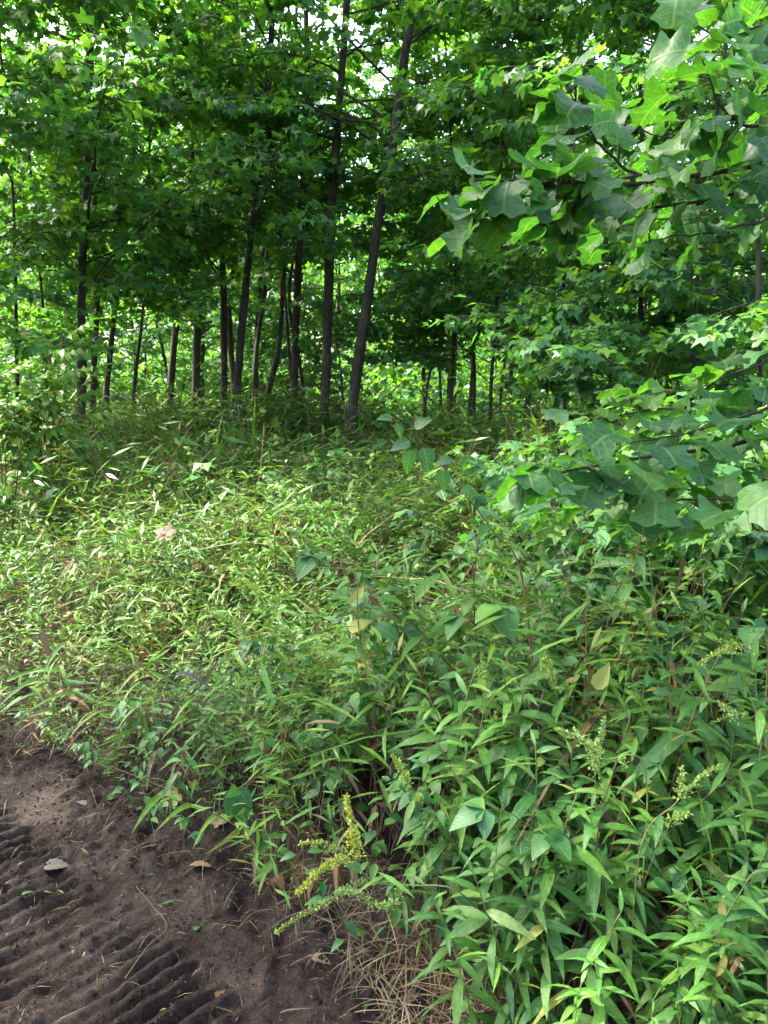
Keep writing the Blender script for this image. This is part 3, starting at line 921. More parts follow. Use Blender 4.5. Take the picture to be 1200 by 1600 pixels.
# ------------------------------------------------------------------ weeds: one recipe per kind
def weed(kind, r):
    """(stems [(path, radius, material key)], leaves [(blade kind, material key, pos, R, size)]) around the origin"""
    stems, leaves = [], []

    def stem(h, lean, az, n=7, arch=0.5):
        t = np.linspace(0, 1, n)
        off = lean * h * t ** (1 + arch)
        w = 0.02 * h * np.sin(t * 7 + r.uniform(0, 6))
        return np.stack([np.cos(az) * off - np.sin(az) * w, np.sin(az) * off + np.cos(az) * w, h * (t - 0.15 * lean * t ** 2)], -1)

    def along(p, t):
        f = np.clip(t, 0, 0.9999) * (len(p) - 1); i = f.astype(int)
        return p[i] + (p[i + 1] - p[i]) * (f - i)[:, None]

    if kind == 'stilt':
        for _ in range(r.integers(2, 4)):
            h = r.uniform(0.5, 0.85); az0 = r.uniform(0, 6.28)
            p = stem(h, r.uniform(0.15, 0.7), az0)
            stems.append((p, 0.0013, 'bstem' if r.random() < 0.4 else 'stem'))
            m = r.integers(8, 12)
            t = np.linspace(0.3, 1.0, m) + r.normal(0, 0.02, m)
            pos = along(p, t)
            az = az0 + np.where(np.arange(m) % 2 == 0, 1.2, -1.2) + r.normal(0, 0.5, m)
            d_ = dirs(az, r.normal(0.15, 0.35, m))
            sz = r.uniform(0.06, 0.125, m)
            Rm = frames(d_, np.array([0, 0, 1.0]) + r.normal(0, 0.4, (m, 3)))
            leaves += [('stilt', 'grass', pos[i], Rm[i], sz[i]) for i in range(m)]
    elif kind == 'herb':
        h = r.uniform(0.5, 0.85); az0 = r.uniform(0, 6.28)
        p = stem(h, r.uniform(0.05, 0.45), az0, 8)
        stems.append((p, 0.0026, 'rstem' if r.random() < 0.25 else 'stem'))
        m = r.integers(20, 28)
        t = np.linspace(0.22, 1.0, m)
        pos = along(p, t)
        az = az0 + np.arange(m) * 2.4 + r.normal(0, 0.25, m)
        el = np.interp(t, [0.2, 0.75, 1.0], [-0.55, 0.12, 0.85]) + r.normal(0, 0.15, m)
        d_ = dirs(az, el)
        sz = np.interp(t, [0.2, 0.55, 0.85, 1.0], [0.10, 0.155, 0.125, 0.05]) * r.uniform(0.75, 1.2, m)
        Rm = frames(d_, np.array([0, 0, 1.0]) + r.normal(0, 0.25, (m, 3)))
        leaves += [('herb', 'herb', pos[i], Rm[i], sz[i]) for i in range(m)]
    elif kind == 'ovate':
        h = r.uniform(0.45, 0.75); az0 = r.uniform(0, 6.28)
        p = stem(h, r.uniform(0.05, 0.5), az0, 8)
        stems.append((p, 0.0020, 'rstem' if r.random() < 0.4 else 'stem'))
        m = 2 * r.integers(6, 9)
        t = np.repeat(np.linspace(0.3, 1.0, m // 2), 2)
        pos = along(p, t)
        az = az0 + (np.arange(m) // 2) * 1.57 + (np.arange(m) % 2) * np.pi + r.normal(0, 0.3, m)
        d_ = dirs(az, r.normal(-0.12, 0.25, m))
        sz = np.interp(t, [0.3, 0.7, 1.0], [0.075, 0.07, 0.035]) * r.uniform(0.75, 1.2, m)
        Rm = frames(d_, np.array([0, 0, 1.0]) + r.normal(0, 0.25, (m, 3)))
        pos = pos + d_ * 0.02
        leaves += [('ovate', 'ovate', pos[i], Rm[i], sz[i]) for i in range(m)]
    elif kind == 'bramble':
        h = r.uniform(0.45, 0.7); az0 = r.uniform(0, 6.28)
        p = stem(h, r.uniform(0.4, 0.9), az0, 8)
        stems.append((p, 0.0025, 'rstem'))
        for q, t in enumerate(np.linspace(0.35, 1.0, r.integers(4, 7))):
            c = along(p, np.array([t]))[0]
            a = az0 + (1.0 if q % 2 else -1.0) * r.uniform(0.6, 1.4)
            e = c + dirs(a, 0.35) * r.uniform(0.05, 0.09)
            stems.append((np.array([c, (c + e) / 2 + [0, 0, 0.006], e]), 0.0012, 'stem'))
            for da, s in ((0, 1.0), (1.15, 0.82), (-1.15, 0.82)):
                d_ = dirs(a + da, r.normal(-0.25, 0.15))
                leaves.append(('bramble', 'ovate', e, frames(d_, np.array([0, 0, 1.0]) + r.normal(0, 0.2, 3))[0], s * r.uniform(0.075, 0.10)))
    elif kind == 'broad_grass':
        h = r.uniform(0.45, 0.6); az0 = r.uniform(0, 6.28)
        p = stem(h, r.uniform(0.5, 1.0), az0, 9)
        stems.append((p, 0.0028, 'stem'))
        m = r.integers(7, 10)
        t = np.linspace(0.2, 1.0, m); pos = along(p, t)
        az = az0 + np.where(np.arange(m) % 2 == 0, 0.9, -0.9) + r.normal(0, 0.35, m)
        d_ = dirs(az, r.normal(0.25, 0.25, m))
        sz = r.uniform(0.13, 0.19, m)
        Rm = frames(d_, np.array([0, 0, 1.0]) + r.normal(0, 0.35, (m, 3)))
        leaves += [('blade', 'dry' if t[i] < 0.35 and r.random() < 0.6 else 'grass', pos[i], Rm[i], sz[i]) for i in range(m)]
    elif kind == 'long_grass':
        for _ in range(7):
            h = r.uniform(0.45, 0.95); az0 = r.uniform(0, 6.28)
            d_ = dirs(np.array([az0]), np.array([r.uniform(0.9, 1.35)]))
            mk = 'dry' if r.random() < 0.22 else 'grass'
            leaves.append(('long', mk, np.array([r.normal(0, 0.03), r.normal(0, 0.03), 0.0]), frames(d_)[0], h))
        p = stem(r.uniform(0.7, 1.0), r.uniform(0.2, 0.6), r.uniform(0, 6.28))
        stems.append((p, 0.0012, 'bstem'))
    elif kind == 'fine':
        h = r.uniform(0.5, 0.8); az0 = r.uniform(0, 6.28)
        p = stem(h, r.uniform(0.1, 0.5), az0, 8)
        stems.append((p, 0.0016, 'stem'))
        for q in range(7):
            t = 0.35 + 0.6 * q / 7
            c = along(p, np.array([t]))[0]
            a = az0 + q * 2.4
            L_ = r.uniform(0.12, 0.24) * (1.2 - t)
            e = c + dirs(a, r.uniform(0.2, 0.8)) * L_ * 1.6
            stems.append((np.array([c, (c + e) / 2 + [0, 0, 0.01], e]), 0.0010, 'stem'))
            m = 9
            tt = np.linspace(0.1, 1, m)[:, None]
            pos = c + (e - c) * tt
            d_ = dirs(a + np.where(np.arange(m) % 2 == 0, 0.9, -0.9) + r.normal(0, 0.3, m), r.normal(0.2, 0.35, m))
            Rm = frames(d_, np.array([0, 0, 1.0]) + r.normal(0, 0.4, (m, 3)))
            leaves += [('herb' if q % 2 else 'ovate', 'ovate' if q % 2 else 'grass', pos[i], Rm[i], r.uniform(0.022, 0.042)) for i in range(m)]
    elif kind == 'dry':
        for _ in range(3):
            h = r.uniform(0.25, 0.55); az0 = r.uniform(0, 6.28)
            p = stem(h, r.uniform(0.2, 0.9), az0)
            stems.append((p, 0.0016, 'bstem'))
            m = 4
            pos = along(p, r.uniform(0.2, 0.95, m))
            d_ = dirs(r.uniform(0, 6.28, m), r.normal(-0.7, 0.4, m))
            Rm = frames(d_, np.array([0, 0, 1.0]) + r.normal(0, 0.6, (m, 3)))
            leaves += [('blade', 'dry', pos[i], Rm[i], r.uniform(0.08, 0.16)) for i in range(m)]
    return stems, leaves


UMATS = ['grass', 'herb', 'ovate', 'dry', 'stem', 'rstem', 'bstem']
UIDX = {k: i for i, k in enumerate(UMATS)}


def baked(kind, lod, seed):
    r = np.random.default_rng(seed)
    stems, leaves = weed(kind, r)
    b = Buf()
    for p, rad, mk in stems:
        q = p if lod <= 1 else p[::2]
        tube(b, q, np.linspace(rad, rad * 0.5, len(q)) * (1 if lod <= 1 else 1.5), 3, UIDX[mk], cap=False)
    for i, (lk, mk, pos, Rm, sz) in enumerate(leaves):
        place(b, tpl(lk, 3 if lod > 1 else 2 if kind == 'fine' else lod, i % 4), pos[None], Rm[None], np.array([sz * (1.0 if lod < 3 else 1.25)]), UIDX[mk])
    return np.concatenate(b.v), np.concatenate(b.uv), np.concatenate(b.q), np.concatenate(b.qm)


PROT = {(k, l): [baked(k, l, 100 * l + j + 7) for j in range(10)] for k in ('stilt', 'herb', 'ovate', 'bramble', 'dry', 'broad_grass', 'fine', 'long_grass') for l in (1, 2, 3)}


def sow(buf, kind, lod, x, y, sc):
    n = len(x)
    z = ground_z(x, y) - 0.02
    yaw = rng.uniform(0, 6.28, n)
    pick = rng.integers(0, 10, n)
    for j in range(10):
        s = np.nonzero(pick == j)[0]
        if not len(s): continue
        V, UV, Q, qm = PROT[(kind, lod)][j]
        c, sn = np.cos(yaw[s]), np.sin(yaw[s])
        k = sc[s][:, None]
        W = np.stack([(V[None, :, 0] * c[:, None] - V[None, :, 1] * sn[:, None]) * k + x[s][:, None],
                      (V[None, :, 0] * sn[:, None] + V[None, :, 1] * c[:, None]) * k + y[s][:, None],
                      V[None, :, 2] * k + z[s][:, None]], -1)
        F = (Q[None] + (np.arange(len(s)) * len(V))[:, None, None]).reshape(-1, 4)
        buf.add(W.reshape(-1, 3), F, None, np.tile(UV, (len(s), 1)), np.tile(qm, len(s)))


def spots(n, y0, y1, smin=-0.02):
    y = np.sqrt(rng.uniform(y0 ** 2, y1 ** 2, n)); x = rng.uniform(-1, 1, n) * (0.60 * y + 0.9)
    s = sdist(x, y)
    k = (s > smin) & (np.hypot(x, y) > 0.95)
    return x[k], y[k], s[k]


def hscale(x, y, s):
    """height of the weeds: low along the track, taller inside, uneven"""
    return np.minimum((0.58 + 0.30 * sstep(0.0, 0.8, s) + 0.50 * sstep(0.8, 3.5, s)) * (1.0 + 0.80 * fbm(x * 1.2, y * 1.2, 3, 77)), 0.82 + 0.32 * np.maximum(np.hypot(x, y) - 0.95, 0))


def zone(x, y):
    """share of yellow-green grass (1, left) against leafy herbs (0, right and near)"""
    return np.clip(0.55 - 0.42 * (x - 0.05 * y) / (0.35 * y + 0.3) + 0.7 * fbm(x * 0.7, y * 0.7, 2, 81), 0.03, 0.97)


def sow_mass(name, label, kinds, sparse=1.0):
    b = Buf()
    for y0, y1, lod, dens in ((0.75, 3.2, 1, 95), (3.2, 7.0, 2, 90), (7.0, 12.5, 3, 62), (12.5, 17, 3, 9)):
        area = 0.60 * (y1 ** 2 - y0 ** 2) + 1.8 * (y1 - y0)
        for kind, share in kinds:
            x, y, s = spots(int(area * dens * sparse), y0, y1)
            w = share(x, y)
            k = rng.uniform(0, 1, len(x)) < w
            x, y, s = x[k], y[k], s[k]
            sow(b, kind, lod, x, y, hscale(x, y, s) * rng.uniform(0.75, 1.2, len(x)))
    o = link(name, b.mesh(name, [M[k] for k in UMATS]))
    tag(o, label, name.replace('_', ' '), None, 'stuff')
    return o


corner = lambda x, y: 1 - 0.85 * (1 - sstep(1.7, 2.3, y)) * sstep(0.0, 0.2, x)
near = lambda y: 1 - sstep(2.4, 3.2, y)
sow_mass('stiltgrass', 'yellow-green thin-leaved grass filling the clearing', [('stilt', lambda x, y: zone(x, y) * 0.8 * corner(x, y)), ('long_grass', lambda x, y: (0.05 + 0.22 * zone(x, y)) * corner(x, y) * sstep(0.8, 1.3, sdist(x, y)))])
sow_mass('leafy_undergrowth', 'dense green leafy weeds covering the clearing', [
    ('herb', lambda x, y: (1 - zone(x, y)) * 0.13), ('ovate', lambda x, y: ((1 - zone(x, y)) * 0.42 + 0.07) * corner(x, y)), ('bramble', lambda x, y: 0.03 + 0.08 * (1 - zone(x, y))), ('fine', lambda x, y: (0.06 + 0.22 * (1 - zone(x, y))) * corner(x, y))])
sow_mass('dry_undergrowth', 'brown dead stalks and blades among the weeds', [('dry', lambda x, y: (0.20 + 0.40 * sstep(-0.05, 0.3, fbm(x * 0.9, y * 0.9, 2, 99))) * (y < 9))])

# straw and pale cut grass along the edge of the track
b = Buf()
n = 5200
x = rng.uniform(-2.6, 1.0, n); y = rng.uniform(1.0, 4.2, n); s = sdist(x, y)
k = (np.abs(s - 0.06) < 0.16 * rng.uniform(0.3, 1.3, n)); x, y = x[k], y[k]
pos = np.stack([x, y, ground_z(x, y) + rng.uniform(0.0, 0.04, len(x))], -1)
scatter(b, 'straw', 1, pos, frames(dirs(rng.uniform(0, 6.28, len(x)), rng.normal(0.25, 0.35, len(x)))), rng.uniform(0.05, 0.15, len(x)))
n = 1500
x = rng.normal(0.10, 0.22, n); y = rng.normal(1.75, 0.25, n); s = sdist(x, y)
k = (s > 0.0) & (s < 0.32) & (np.hypot(x, y) > 1.2); x, y = x[k], y[k]
pos = np.stack([x, y, ground_z(x, y) + rng.uniform(0.0, 0.05, len(x))], -1)
scatter(b, 'straw', 1, pos, frames(dirs(rng.uniform(0, 6.28, len(x)), rng.normal(0.2, 0.4, len(x)))), rng.uniform(0.06, 0.2, len(x)))
tag(link('straw', b.mesh('straw', [M['straw']])), 'pale dry straw along the edge of the soil', 'straw', None, 'stuff')

b = Buf()
n = 7000
x = rng.uniform(PX0 + 0.4, 0.6, n); y = rng.uniform(0.7, 3.9, n); s = sdist(x, y)
k = s < 0.12; x, y = x[k], y[k]
lying = np.stack([x, y, track_z(x, y) + 0.003], -1)
sz = rng.uniform(0.008, 0.045, len(x)) * (1 + 1.5 * (rng.random(len(x)) < 0.08))
mk = rng.integers(0, 10, len(x))
Rm = frames(dirs(rng.uniform(0, 6.28, len(x)), rng.normal(0.05, 0.15, len(x))))
for kk, (kind, mi) in enumerate((('straw', 0), ('herb', 1), ('herb', 2))):
    q = (mk < 8) if kk == 0 else (mk == 7 + kk)
    place(b, tpl('straw', 2, kk) if kk == 0 else tpl(kind, 2, kk), lying[q], Rm[q], sz[q] * (1.5 if kk == 0 else 0.4), mi)
tag(link('plant_debris', b.mesh('plant_debris', [M['straw'], M['dry'], M['herb']])), 'chopped straw and leaf scraps trodden into the soil', 'debris', None, 'stuff')

# crumbs of earth
b = Buf()
n = 26000
x = rng.uniform(PX0 + 0.4, 0.6, n); y = rng.uniform(0.7, 4.0, n); s = sdist(x, y)
k = (s < 0.15) & (rng.random(n) < 0.45 + 0.55 * np.exp(-np.abs(s + 0.02) / 0.12)); x, y = x[k], y[k]
octv = np.array([(1, 0, 0), (-1, 0, 0), (0, 1, 0), (0, -1, 0), (0, 0, 1), (0, 0, -1), (.62, .62, .5), (-.6, .6, -.5)], float)
octt = np.array([(0, 2, 4), (2, 1, 4), (1, 3, 4), (3, 0, 4), (2, 0, 5), (1, 2, 5), (3, 1, 5), (0, 3, 5)])
cz = track_z(x, y)
for i in range(len(x)):
    V = octv[:6] * rng.uniform(0.6, 1.3, (6, 1)) * np.array([1, 1, 0.6]) * (rng.uniform(0.002, 0.006) if rng.random() < .88 else rng.uniform(0.006, 0.012))
    b.add(V + np.array([x[i], y[i], cz[i] + 0.001]), None, octt)
tag(link('soil_crumbs', b.mesh('soil_crumbs', [M['clod']], False)), 'loose crumbs of dark earth on the track', 'soil', None, 'stuff')


# ------------------------------------------------------------------ single weeds, leaf by leaf
_SM = {}
def plant(name, label, cat, kind, x, y, s, group, seed, z=None, rz=None, tilt=0.0):
    rz = rng.uniform(0, 6.28) if rz is None else rz
    root = thing(name, label, cat, (x, y, float(ground_z(x, y)) - 0.01 if z is None else z), rz, group)
    root.scale = (s, s, s)
    root.rotation_euler[0] = tilt
    key = (kind, seed)
    if key not in _SM:
        stems, leaves = weed(kind, np.random.default_rng(9000 + seed))
        sm = []
        for p, rad, mk in stems:
            b = Buf(); tube(b, smooth_path(p, 12), np.linspace(rad, rad * 0.5, 12), 5, 0)
            sm.append(b.mesh('stem', [M[mk]]))
        _SM[key] = (sm, leaves)
    sm, leaves = _SM[key]
    for me in sm:
        link('stem', me, root)
    for lk, mk, pos, Rm, sz in leaves:
        leaf_obj(root, lk, mk, pos, Rm, sz)
    return root


def near_spots(n, y0, y1, cond, dmin):
    out = []
    tries = 0
    while len(out) < n and tries < 20000:
        tries += 1
        y = math.sqrt(rng.uniform(y0 ** 2, y1 ** 2)); x = rng.uniform(-1, 1) * (0.56 * y + 0.25)
        if math.hypot(x, y) < 1.0 or not cond(x, y, float(sdist(x, y))): continue
        if any((a - x) ** 2 + (c - y) ** 2 < dmin ** 2 for a, c in out): continue
        out.append((x, y))
    return out


def pixel_of(x, y, z):
    dz = z - EYE
    dep = y * math.cos(PITCH) - dz * math.sin(PITCH)
    return 600 + FPX * x / dep, 800 - FPX * (dz * math.cos(PITCH) + y * math.sin(PITCH)) / dep


def where(x, y, z=0.5):
    px, py = pixel_of(x, y, z)
    if py > 1400: return 'in the bottom right corner' if px > 820 else 'right of the straw at the bottom'
    if py > 1180: return 'at the right edge below the yellow plumes' if px > 960 else ('beside the yellow-green plume over the soil' if px < 700 else 'in the lower middle right of the plume')
    if px < 330: return 'on the bank above the soil at the left'
    if px < 560: return 'around the fallen yellow-green leaf in the middle'
    if px < 800: return 'under the arching reddish cane'
    return 'below the lower tulip leaves at the right'


spots_h = near_spots(46, 0.95, 1.5, lambda x, y, s: s > 0.10 and x > 0.02, 0.075) + near_spots(44, 1.45, 2.1, lambda x, y, s: s > 0.07 and x > 0.1, 0.085)
for i, (x, y) in enumerate(spots_h):
    w = where(x, y)
    plant('goldenrod_weed', 'lance-leaved green weed ' + w, 'weed', 'herb', x, y, float(hscale(x, y, sdist(x, y))) * rng.uniform(0.9, 1.2) * (1.12 if y < 1.7 else 1.0), 'lance-leaved weeds ' + w, i % 14)
for i, (x, y) in enumerate(near_spots(120, 1.5, 3.4, lambda x, y, s: s > 0.08 and -1.0 < x < 1.7, 0.10)):
    w = where(x, y)
    plant('ovate_weed', 'weed with paired oval leaves ' + w, 'weed', 'ovate', x, y, float(hscale(x, y, sdist(x, y))) * rng.uniform(0.9, 1.25), 'oval-leaved weeds ' + w, i % 10)
for i, (x, y) in enumerate(near_spots(46, 2.2, 3.9, lambda x, y, s: s > 0.06 and x < 0.0, 0.12)):
    w = where(x, y)
    plant('stiltgrass_tuft', 'thin-leaved yellow-green grass tuft ' + w, 'grass tuft', 'stilt', x, y, float(hscale(x, y, sdist(x, y))) * rng.uniform(0.85, 1.15), 'thin-leaved grass tufts ' + w, i % 10)
for i, (x, y) in enumerate(near_spots(16, 1.7, 3.4, lambda x, y, s: s > 0.35 and x > -0.7, 0.3)):
    w = where(x, y)
    plant('bramble_plant', 'bramble with leaves in threes ' + w, 'bramble', 'bramble', x, y, rng.uniform(0.75, 1.0), 'small brambles ' + w, i % 7)


# broad-bladed grass leaning out over the bank
for i, (px, py, z, sc, rz, lab) in enumerate((
        (40, 960, 0.42, 1.15, 5.6, 'broad-bladed grass with a long dry brown blade at the left edge'),
        (300, 1085, 0.32, 1.05, 5.3, 'broad-bladed grass with a fan of wide green blades above the soil'),
        (225, 1120, 0.26, 1.0, 4.4, 'broad-bladed grass with drooping wide blades, left of the fan-shaped one'),
        (140, 1120, 0.2, 0.85, 3.9, 'low broad-bladed grass hanging over the soil edge at the left'),
        (60, 1110, 0.2, 0.8, 4.2, 'small broad-bladed grass at the far left above the soil'),
        (420, 1165, 0.3, 0.95, 5.2, 'broad-bladed grass with a pale arching stalk in the middle'),
        (350, 1010, 0.4, 1.0, 4.9, 'broad-bladed grass half hidden above the fan-shaped one'))):
    p = PG(px, py, z)
    plant('broad_grass', lab, 'grass', 'broad_grass', p[0], p[1] + 0.06, sc, 'broad-bladed grass on the bank', i, rz=rz)

for i, (x, y) in enumerate(near_spots(16, 2.0, 3.9, lambda x, y, s: 0.1 < s < 0.7 and x < -0.3, 0.22)):
    plant('broad_grass', 'small broad-bladed grass leaning over the bank above the soil', 'grass', 'broad_grass', x, y, rng.uniform(0.75, 1.1), 'small broad-bladed grasses along the bank', 20 + i % 8)


# ------------------------------------------------------------------ tulip trees reaching in from the right
def tulip_mesh(var):
    k = ('tulip_stalked', var)
    if k not in _LM:
        b = Buf()
        V, Q, UV = tpl('tulip', 0, var)
        b.add(V + np.array([0, 0.42, -0.02]), Q, None, UV)
        t = np.linspace(0, 1, 5)
        tube(b, np.stack([0 * t, 0.43 * t, -0.10 * np.sin(t * np.pi) - 0.02 * t], -1), np.linspace(0.012, 0.008, 5), 4, 1, cap=False)
        _LM[k] = b.mesh('tulip_leaf', [M['tulip'], M['stem']])
    return _LM[k]


def tulip_tree(label, base, boughs, trunk_top, size, seed, extra=(), tilt=(-0.25, 0.38, 0.45)):
    r = np.random.default_rng(seed)
    root = thing('tulip_tree', label, 'young tree', base, 0, None)
    base = np.asarray(base, float)
    tp = np.array([base + [0.02 * i * (-1) ** i, 0.03 * i, trunk_top * i / 5.0] for i in range(6)])
    b = Buf(); tube(b, smooth_path(tp - base, 16), np.linspace(0.035, 0.012, 16), 9, 0, True, 0.06, seed)
    link('trunk', b.mesh('trunk', [M['bark']]), root)

    def put(pos, d_, sz, up=None):
        o = link('leaf', tulip_mesh(int(r.integers(0, 6))), root)
        Rm = frames(d_, np.array([0, 0, 1.0]) + r.normal(0, tilt[2], 3) if up is None else up)[0]
        o.matrix_basis = Matrix.Translation(Vector((pos - base).tolist())) @ Matrix(Rm.tolist()).to_4x4() @ Matrix.Scale(float(sz), 4)

    for pts, rad, nl, spread in boughs:
        q = np.array([P(*p) for p in pts])
        z0 = q[0][2] - 0.25
        q = np.vstack([[tp[0][0], tp[0][1], 0] + np.array([0, 0, z0]) * 1.0, q]) if spread >= 0 else q
        sp = smooth_path(q, 26)
        sp = sp + np.cumsum(r.normal(0, 0.003, sp.shape), 0)
        b = Buf(); tube(b, sp - base, np.linspace(rad, rad * 0.3, 26), 6, 0)
        link('branch', b.mesh('branch', [M['twig']]), root)
        m = int(nl * 1.35)
        for k in range(m):
            t = 0.22 + 0.78 * (k + r.uniform(0, 0.7)) / m
            f = min(t, 0.999) * 25; i = int(f); c = sp[i] + (sp[i + 1] - sp[i]) * (f - i)
            ld = norm(sp[i + 1] - sp[i])
            az = math.atan2(ld[1], ld[0]) + (1 if k % 2 else -1) * r.uniform(0.2, 1.6)
            put(c + r.normal(0, abs(spread) + 0.001, 3) * [1, 1, 0.6], dirs(az, r.normal(tilt[0], tilt[1])), size * r.uniform(0.6, 1.12))
    for (px, py, dd), vec, sz, up in extra:
        put(P(px, py, dd), norm(np.array(vec, float)), sz, np.array(up, float))
    return root


tulip_tree('tall young tulip tree whose big leaves hang across the upper right', (2.55, 2.5, 0.02), [
    ([(1290, 240, 2.35), (1180, 252, 2.2), (1080, 268, 2.05), (960, 275, 1.9), (850, 268, 1.8), (760, 268, 1.72)], 0.010, 34, 0.03),
    ([(1290, 270, 2.4), (1160, 290, 2.25), (1040, 310, 2.1), (940, 318, 2.0), (850, 352, 1.95)], 0.007, 24, 0.035),
    ([(1290, 190, 2.3), (1190, 190, 2.1), (1140, 180, 2.0), (1105, 125, 1.95), (1085, 90, 1.9)], 0.006, 13, 0.03),
    ([(1290, 60, 2.5), (1200, 40, 2.35), (1130, 60, 2.25), (1080, 30, 2.2)], 0.007, 14, 0.04),
    ([(1000, 272, 1.95), (930, 220, 1.9), (895, 160, 1.88), (880, 120, 1.86)], 0.004, 11, -0.03),
    ([(1290, 340, 2.5), (1180, 350, 2.4), (1090, 370, 2.3), (1010, 380, 2.2)], 0.006, 14, 0.04),
    ([(1290, 140, 2.2), (1210, 130, 2.0), (1150, 200, 1.9)], 0.005, 12, 0.03),
    ([(1290, 220, 2.6), (1160, 230, 2.5), (1040, 215, 2.4), (950, 190, 2.35)], 0.005, 20, 0.06),
    ([(1290, 290, 2.7), (1150, 330, 2.6), (1020, 345, 2.5), (900, 375, 2.45)], 0.005, 20, 0.05),
    ([(1000, 274, 1.95), (900, 300, 1.9), (800, 305, 1.85), (745, 345, 1.82)], 0.004, 16, -0.03),
    ([(1290, 100, 2.7), (1180, 90, 2.6), (1090, 130, 2.5), (1010, 150, 2.45)], 0.005, 16, 0.06),
], 3.9, 0.100, 5)
tulip_tree('low young tulip tree spreading big bluish leaves at the middle right edge', (2.35, 2.2, 0.02), [
    ([(1290, 690, 2.1), (1130, 700, 2.0), (1010, 722, 1.9), (900, 742, 1.82), (850, 760, 1.8)], 0.008, 28, 0.045),
    ([(1290, 610, 2.5), (1130, 622, 2.45), (1010, 635, 2.4), (900, 655, 2.4)], 0.007, 26, 0.06),
    ([(1290, 760, 1.9), (1170, 775, 1.8), (1060, 780, 1.9), (960, 800, 1.9)], 0.006, 20, 0.05),
    ([(1290, 540, 2.6), (1180, 565, 2.5), (1080, 595, 2.45), (990, 615, 2.4)], 0.006, 20, 0.06),
    ([(1290, 650, 2.2), (1170, 660, 2.1), (1060, 690, 2.05), (950, 700, 2.05)], 0.006, 22, 0.06),
], 2.4, 0.104, 6, tilt=(-0.12, 0.25, 0.28), extra=(((1290, 745, 1.15), (-0.9, 0.1, -0.25), 0.10, (0.2, -0.2, 1.0)),))


# ------------------------------------------------------------------ leafy shrubs making the bank at the right
def shrub(label, px, py, Y, wid, size, n, mk='maple', lk='maple', cat='shrub', name='maple_shrub'):
    top = P(px, py, Y)
    g = float(ground_z(top[0], Y))
    h = top[2] - g
    root = thing(name, label, cat, (top[0], Y, g), 0, 'leafy shrubs on the right bank')
    acc, tw = [], []
    for k in range(9):
        az = k * 2.4 + rng.uniform(-0.3, 0.3)
        rr_ = wid * rng.uniform(0.25, 1.0) * (0.4 if k < 3 else 1.0)
        hh = h * (1.0 - 0.45 * (rr_ / wid) ** 2) * rng.uniform(0.85, 1.0)
        e = np.array([math.cos(az) * rr_, math.sin(az) * rr_, hh])
        pth = smooth_path([(0, 0, -0.05), (e[0] * 0.3, e[1] * 0.3, hh * 0.55), tuple(e)], 9)
        b = Buf(); tube(b, pth, np.linspace(0.009, 0.003, 9), 5, 0)
        link('stem', b.mesh('stem', [M['twig']]), root)
        leafy_limb(pth, 0.30 + 0.1 * wid, 12, int(n / 110) + 5, size, acc, tw, start=0.3)
    c = link('crown', crown_buf(acc, tw, lk, 2 if lk == 'maple' else 1, 0.003).mesh('crown', [M[mk], M['twig']]), root)
    c['kind'] = 'stuff'


for px, py, Y, wid, size, n, lab in (
        (1180, 575, 4.2, 0.8, 0.12, 700, 'tallest maple shrub on the right bank, at the right edge'),
        (1090, 600, 4.8, 0.8, 0.12, 700, 'maple shrub on the right bank just left of the tallest one'),
        (1000, 612, 5.2, 0.8, 0.11, 700, 'rounded maple shrub at the middle of the right bank'),
        (915, 632, 5.6, 0.8, 0.11, 700, 'maple shrub where the right bank begins to fall'),
        (840, 660, 6.0, 0.75, 0.10, 600, 'low maple shrub at the left foot of the right bank'),
        (770, 690, 6.6, 0.7, 0.10, 500, 'lowest maple shrub below the thin young stems'),
        (1050, 690, 3.5, 0.6, 0.11, 600, 'maple shrub in front of the right bank, under the low tulip leaves'),
        (940, 715, 3.8, 0.6, 0.10, 600, 'maple shrub in front of the rounded one'),
        (850, 730, 4.3, 0.55, 0.09, 500, 'small maple shrub nearest the clearing on the right'),
        (1190, 700, 3.2, 0.6, 0.12, 600, 'maple shrub half hidden behind the low tulip leaves at the right edge')):
    shrub(lab, px, py, Y, wid, size, n)


# ------------------------------------------------------------------ feathery shrubs at the left
def pinnate_mesh(seed):
    r = np.random.default_rng(seed)
    b = Buf()
    t = np.linspace(0, 1, 8)
    rach = np.stack([0 * t, t, 0.12 * t - 0.25 * t ** 2], -1)
    tube(b, rach, np.linspace(0.010, 0.005, 8), 4, 1, cap=False)
    for k, tt in enumerate((0.3, 0.3, 0.48, 0.48, 0.66, 0.66, 0.84, 0.84, 1.0)):
        c = np.array([0, tt, 0.12 * tt - 0.25 * tt ** 2])
        a = (1 if k % 2 else -1) * r.uniform(0.75, 1.05) if tt < 1 else 0.0
        d_ = dirs(np.pi / 2 + a, r.normal(-0.35, 0.12))
        place(b, tpl('ovate', 1, k % 4), c[None], frames(d_, np.array([0, 0, 1.0]) + r.normal(0, 0.15, 3)), np.array([r.uniform(0.30, 0.38)]), 0)
    return b.mesh('pinnate_leaf', [M['grass'], M['stem']])


PINN = [pinnate_mesh(k) for k in range(5)]


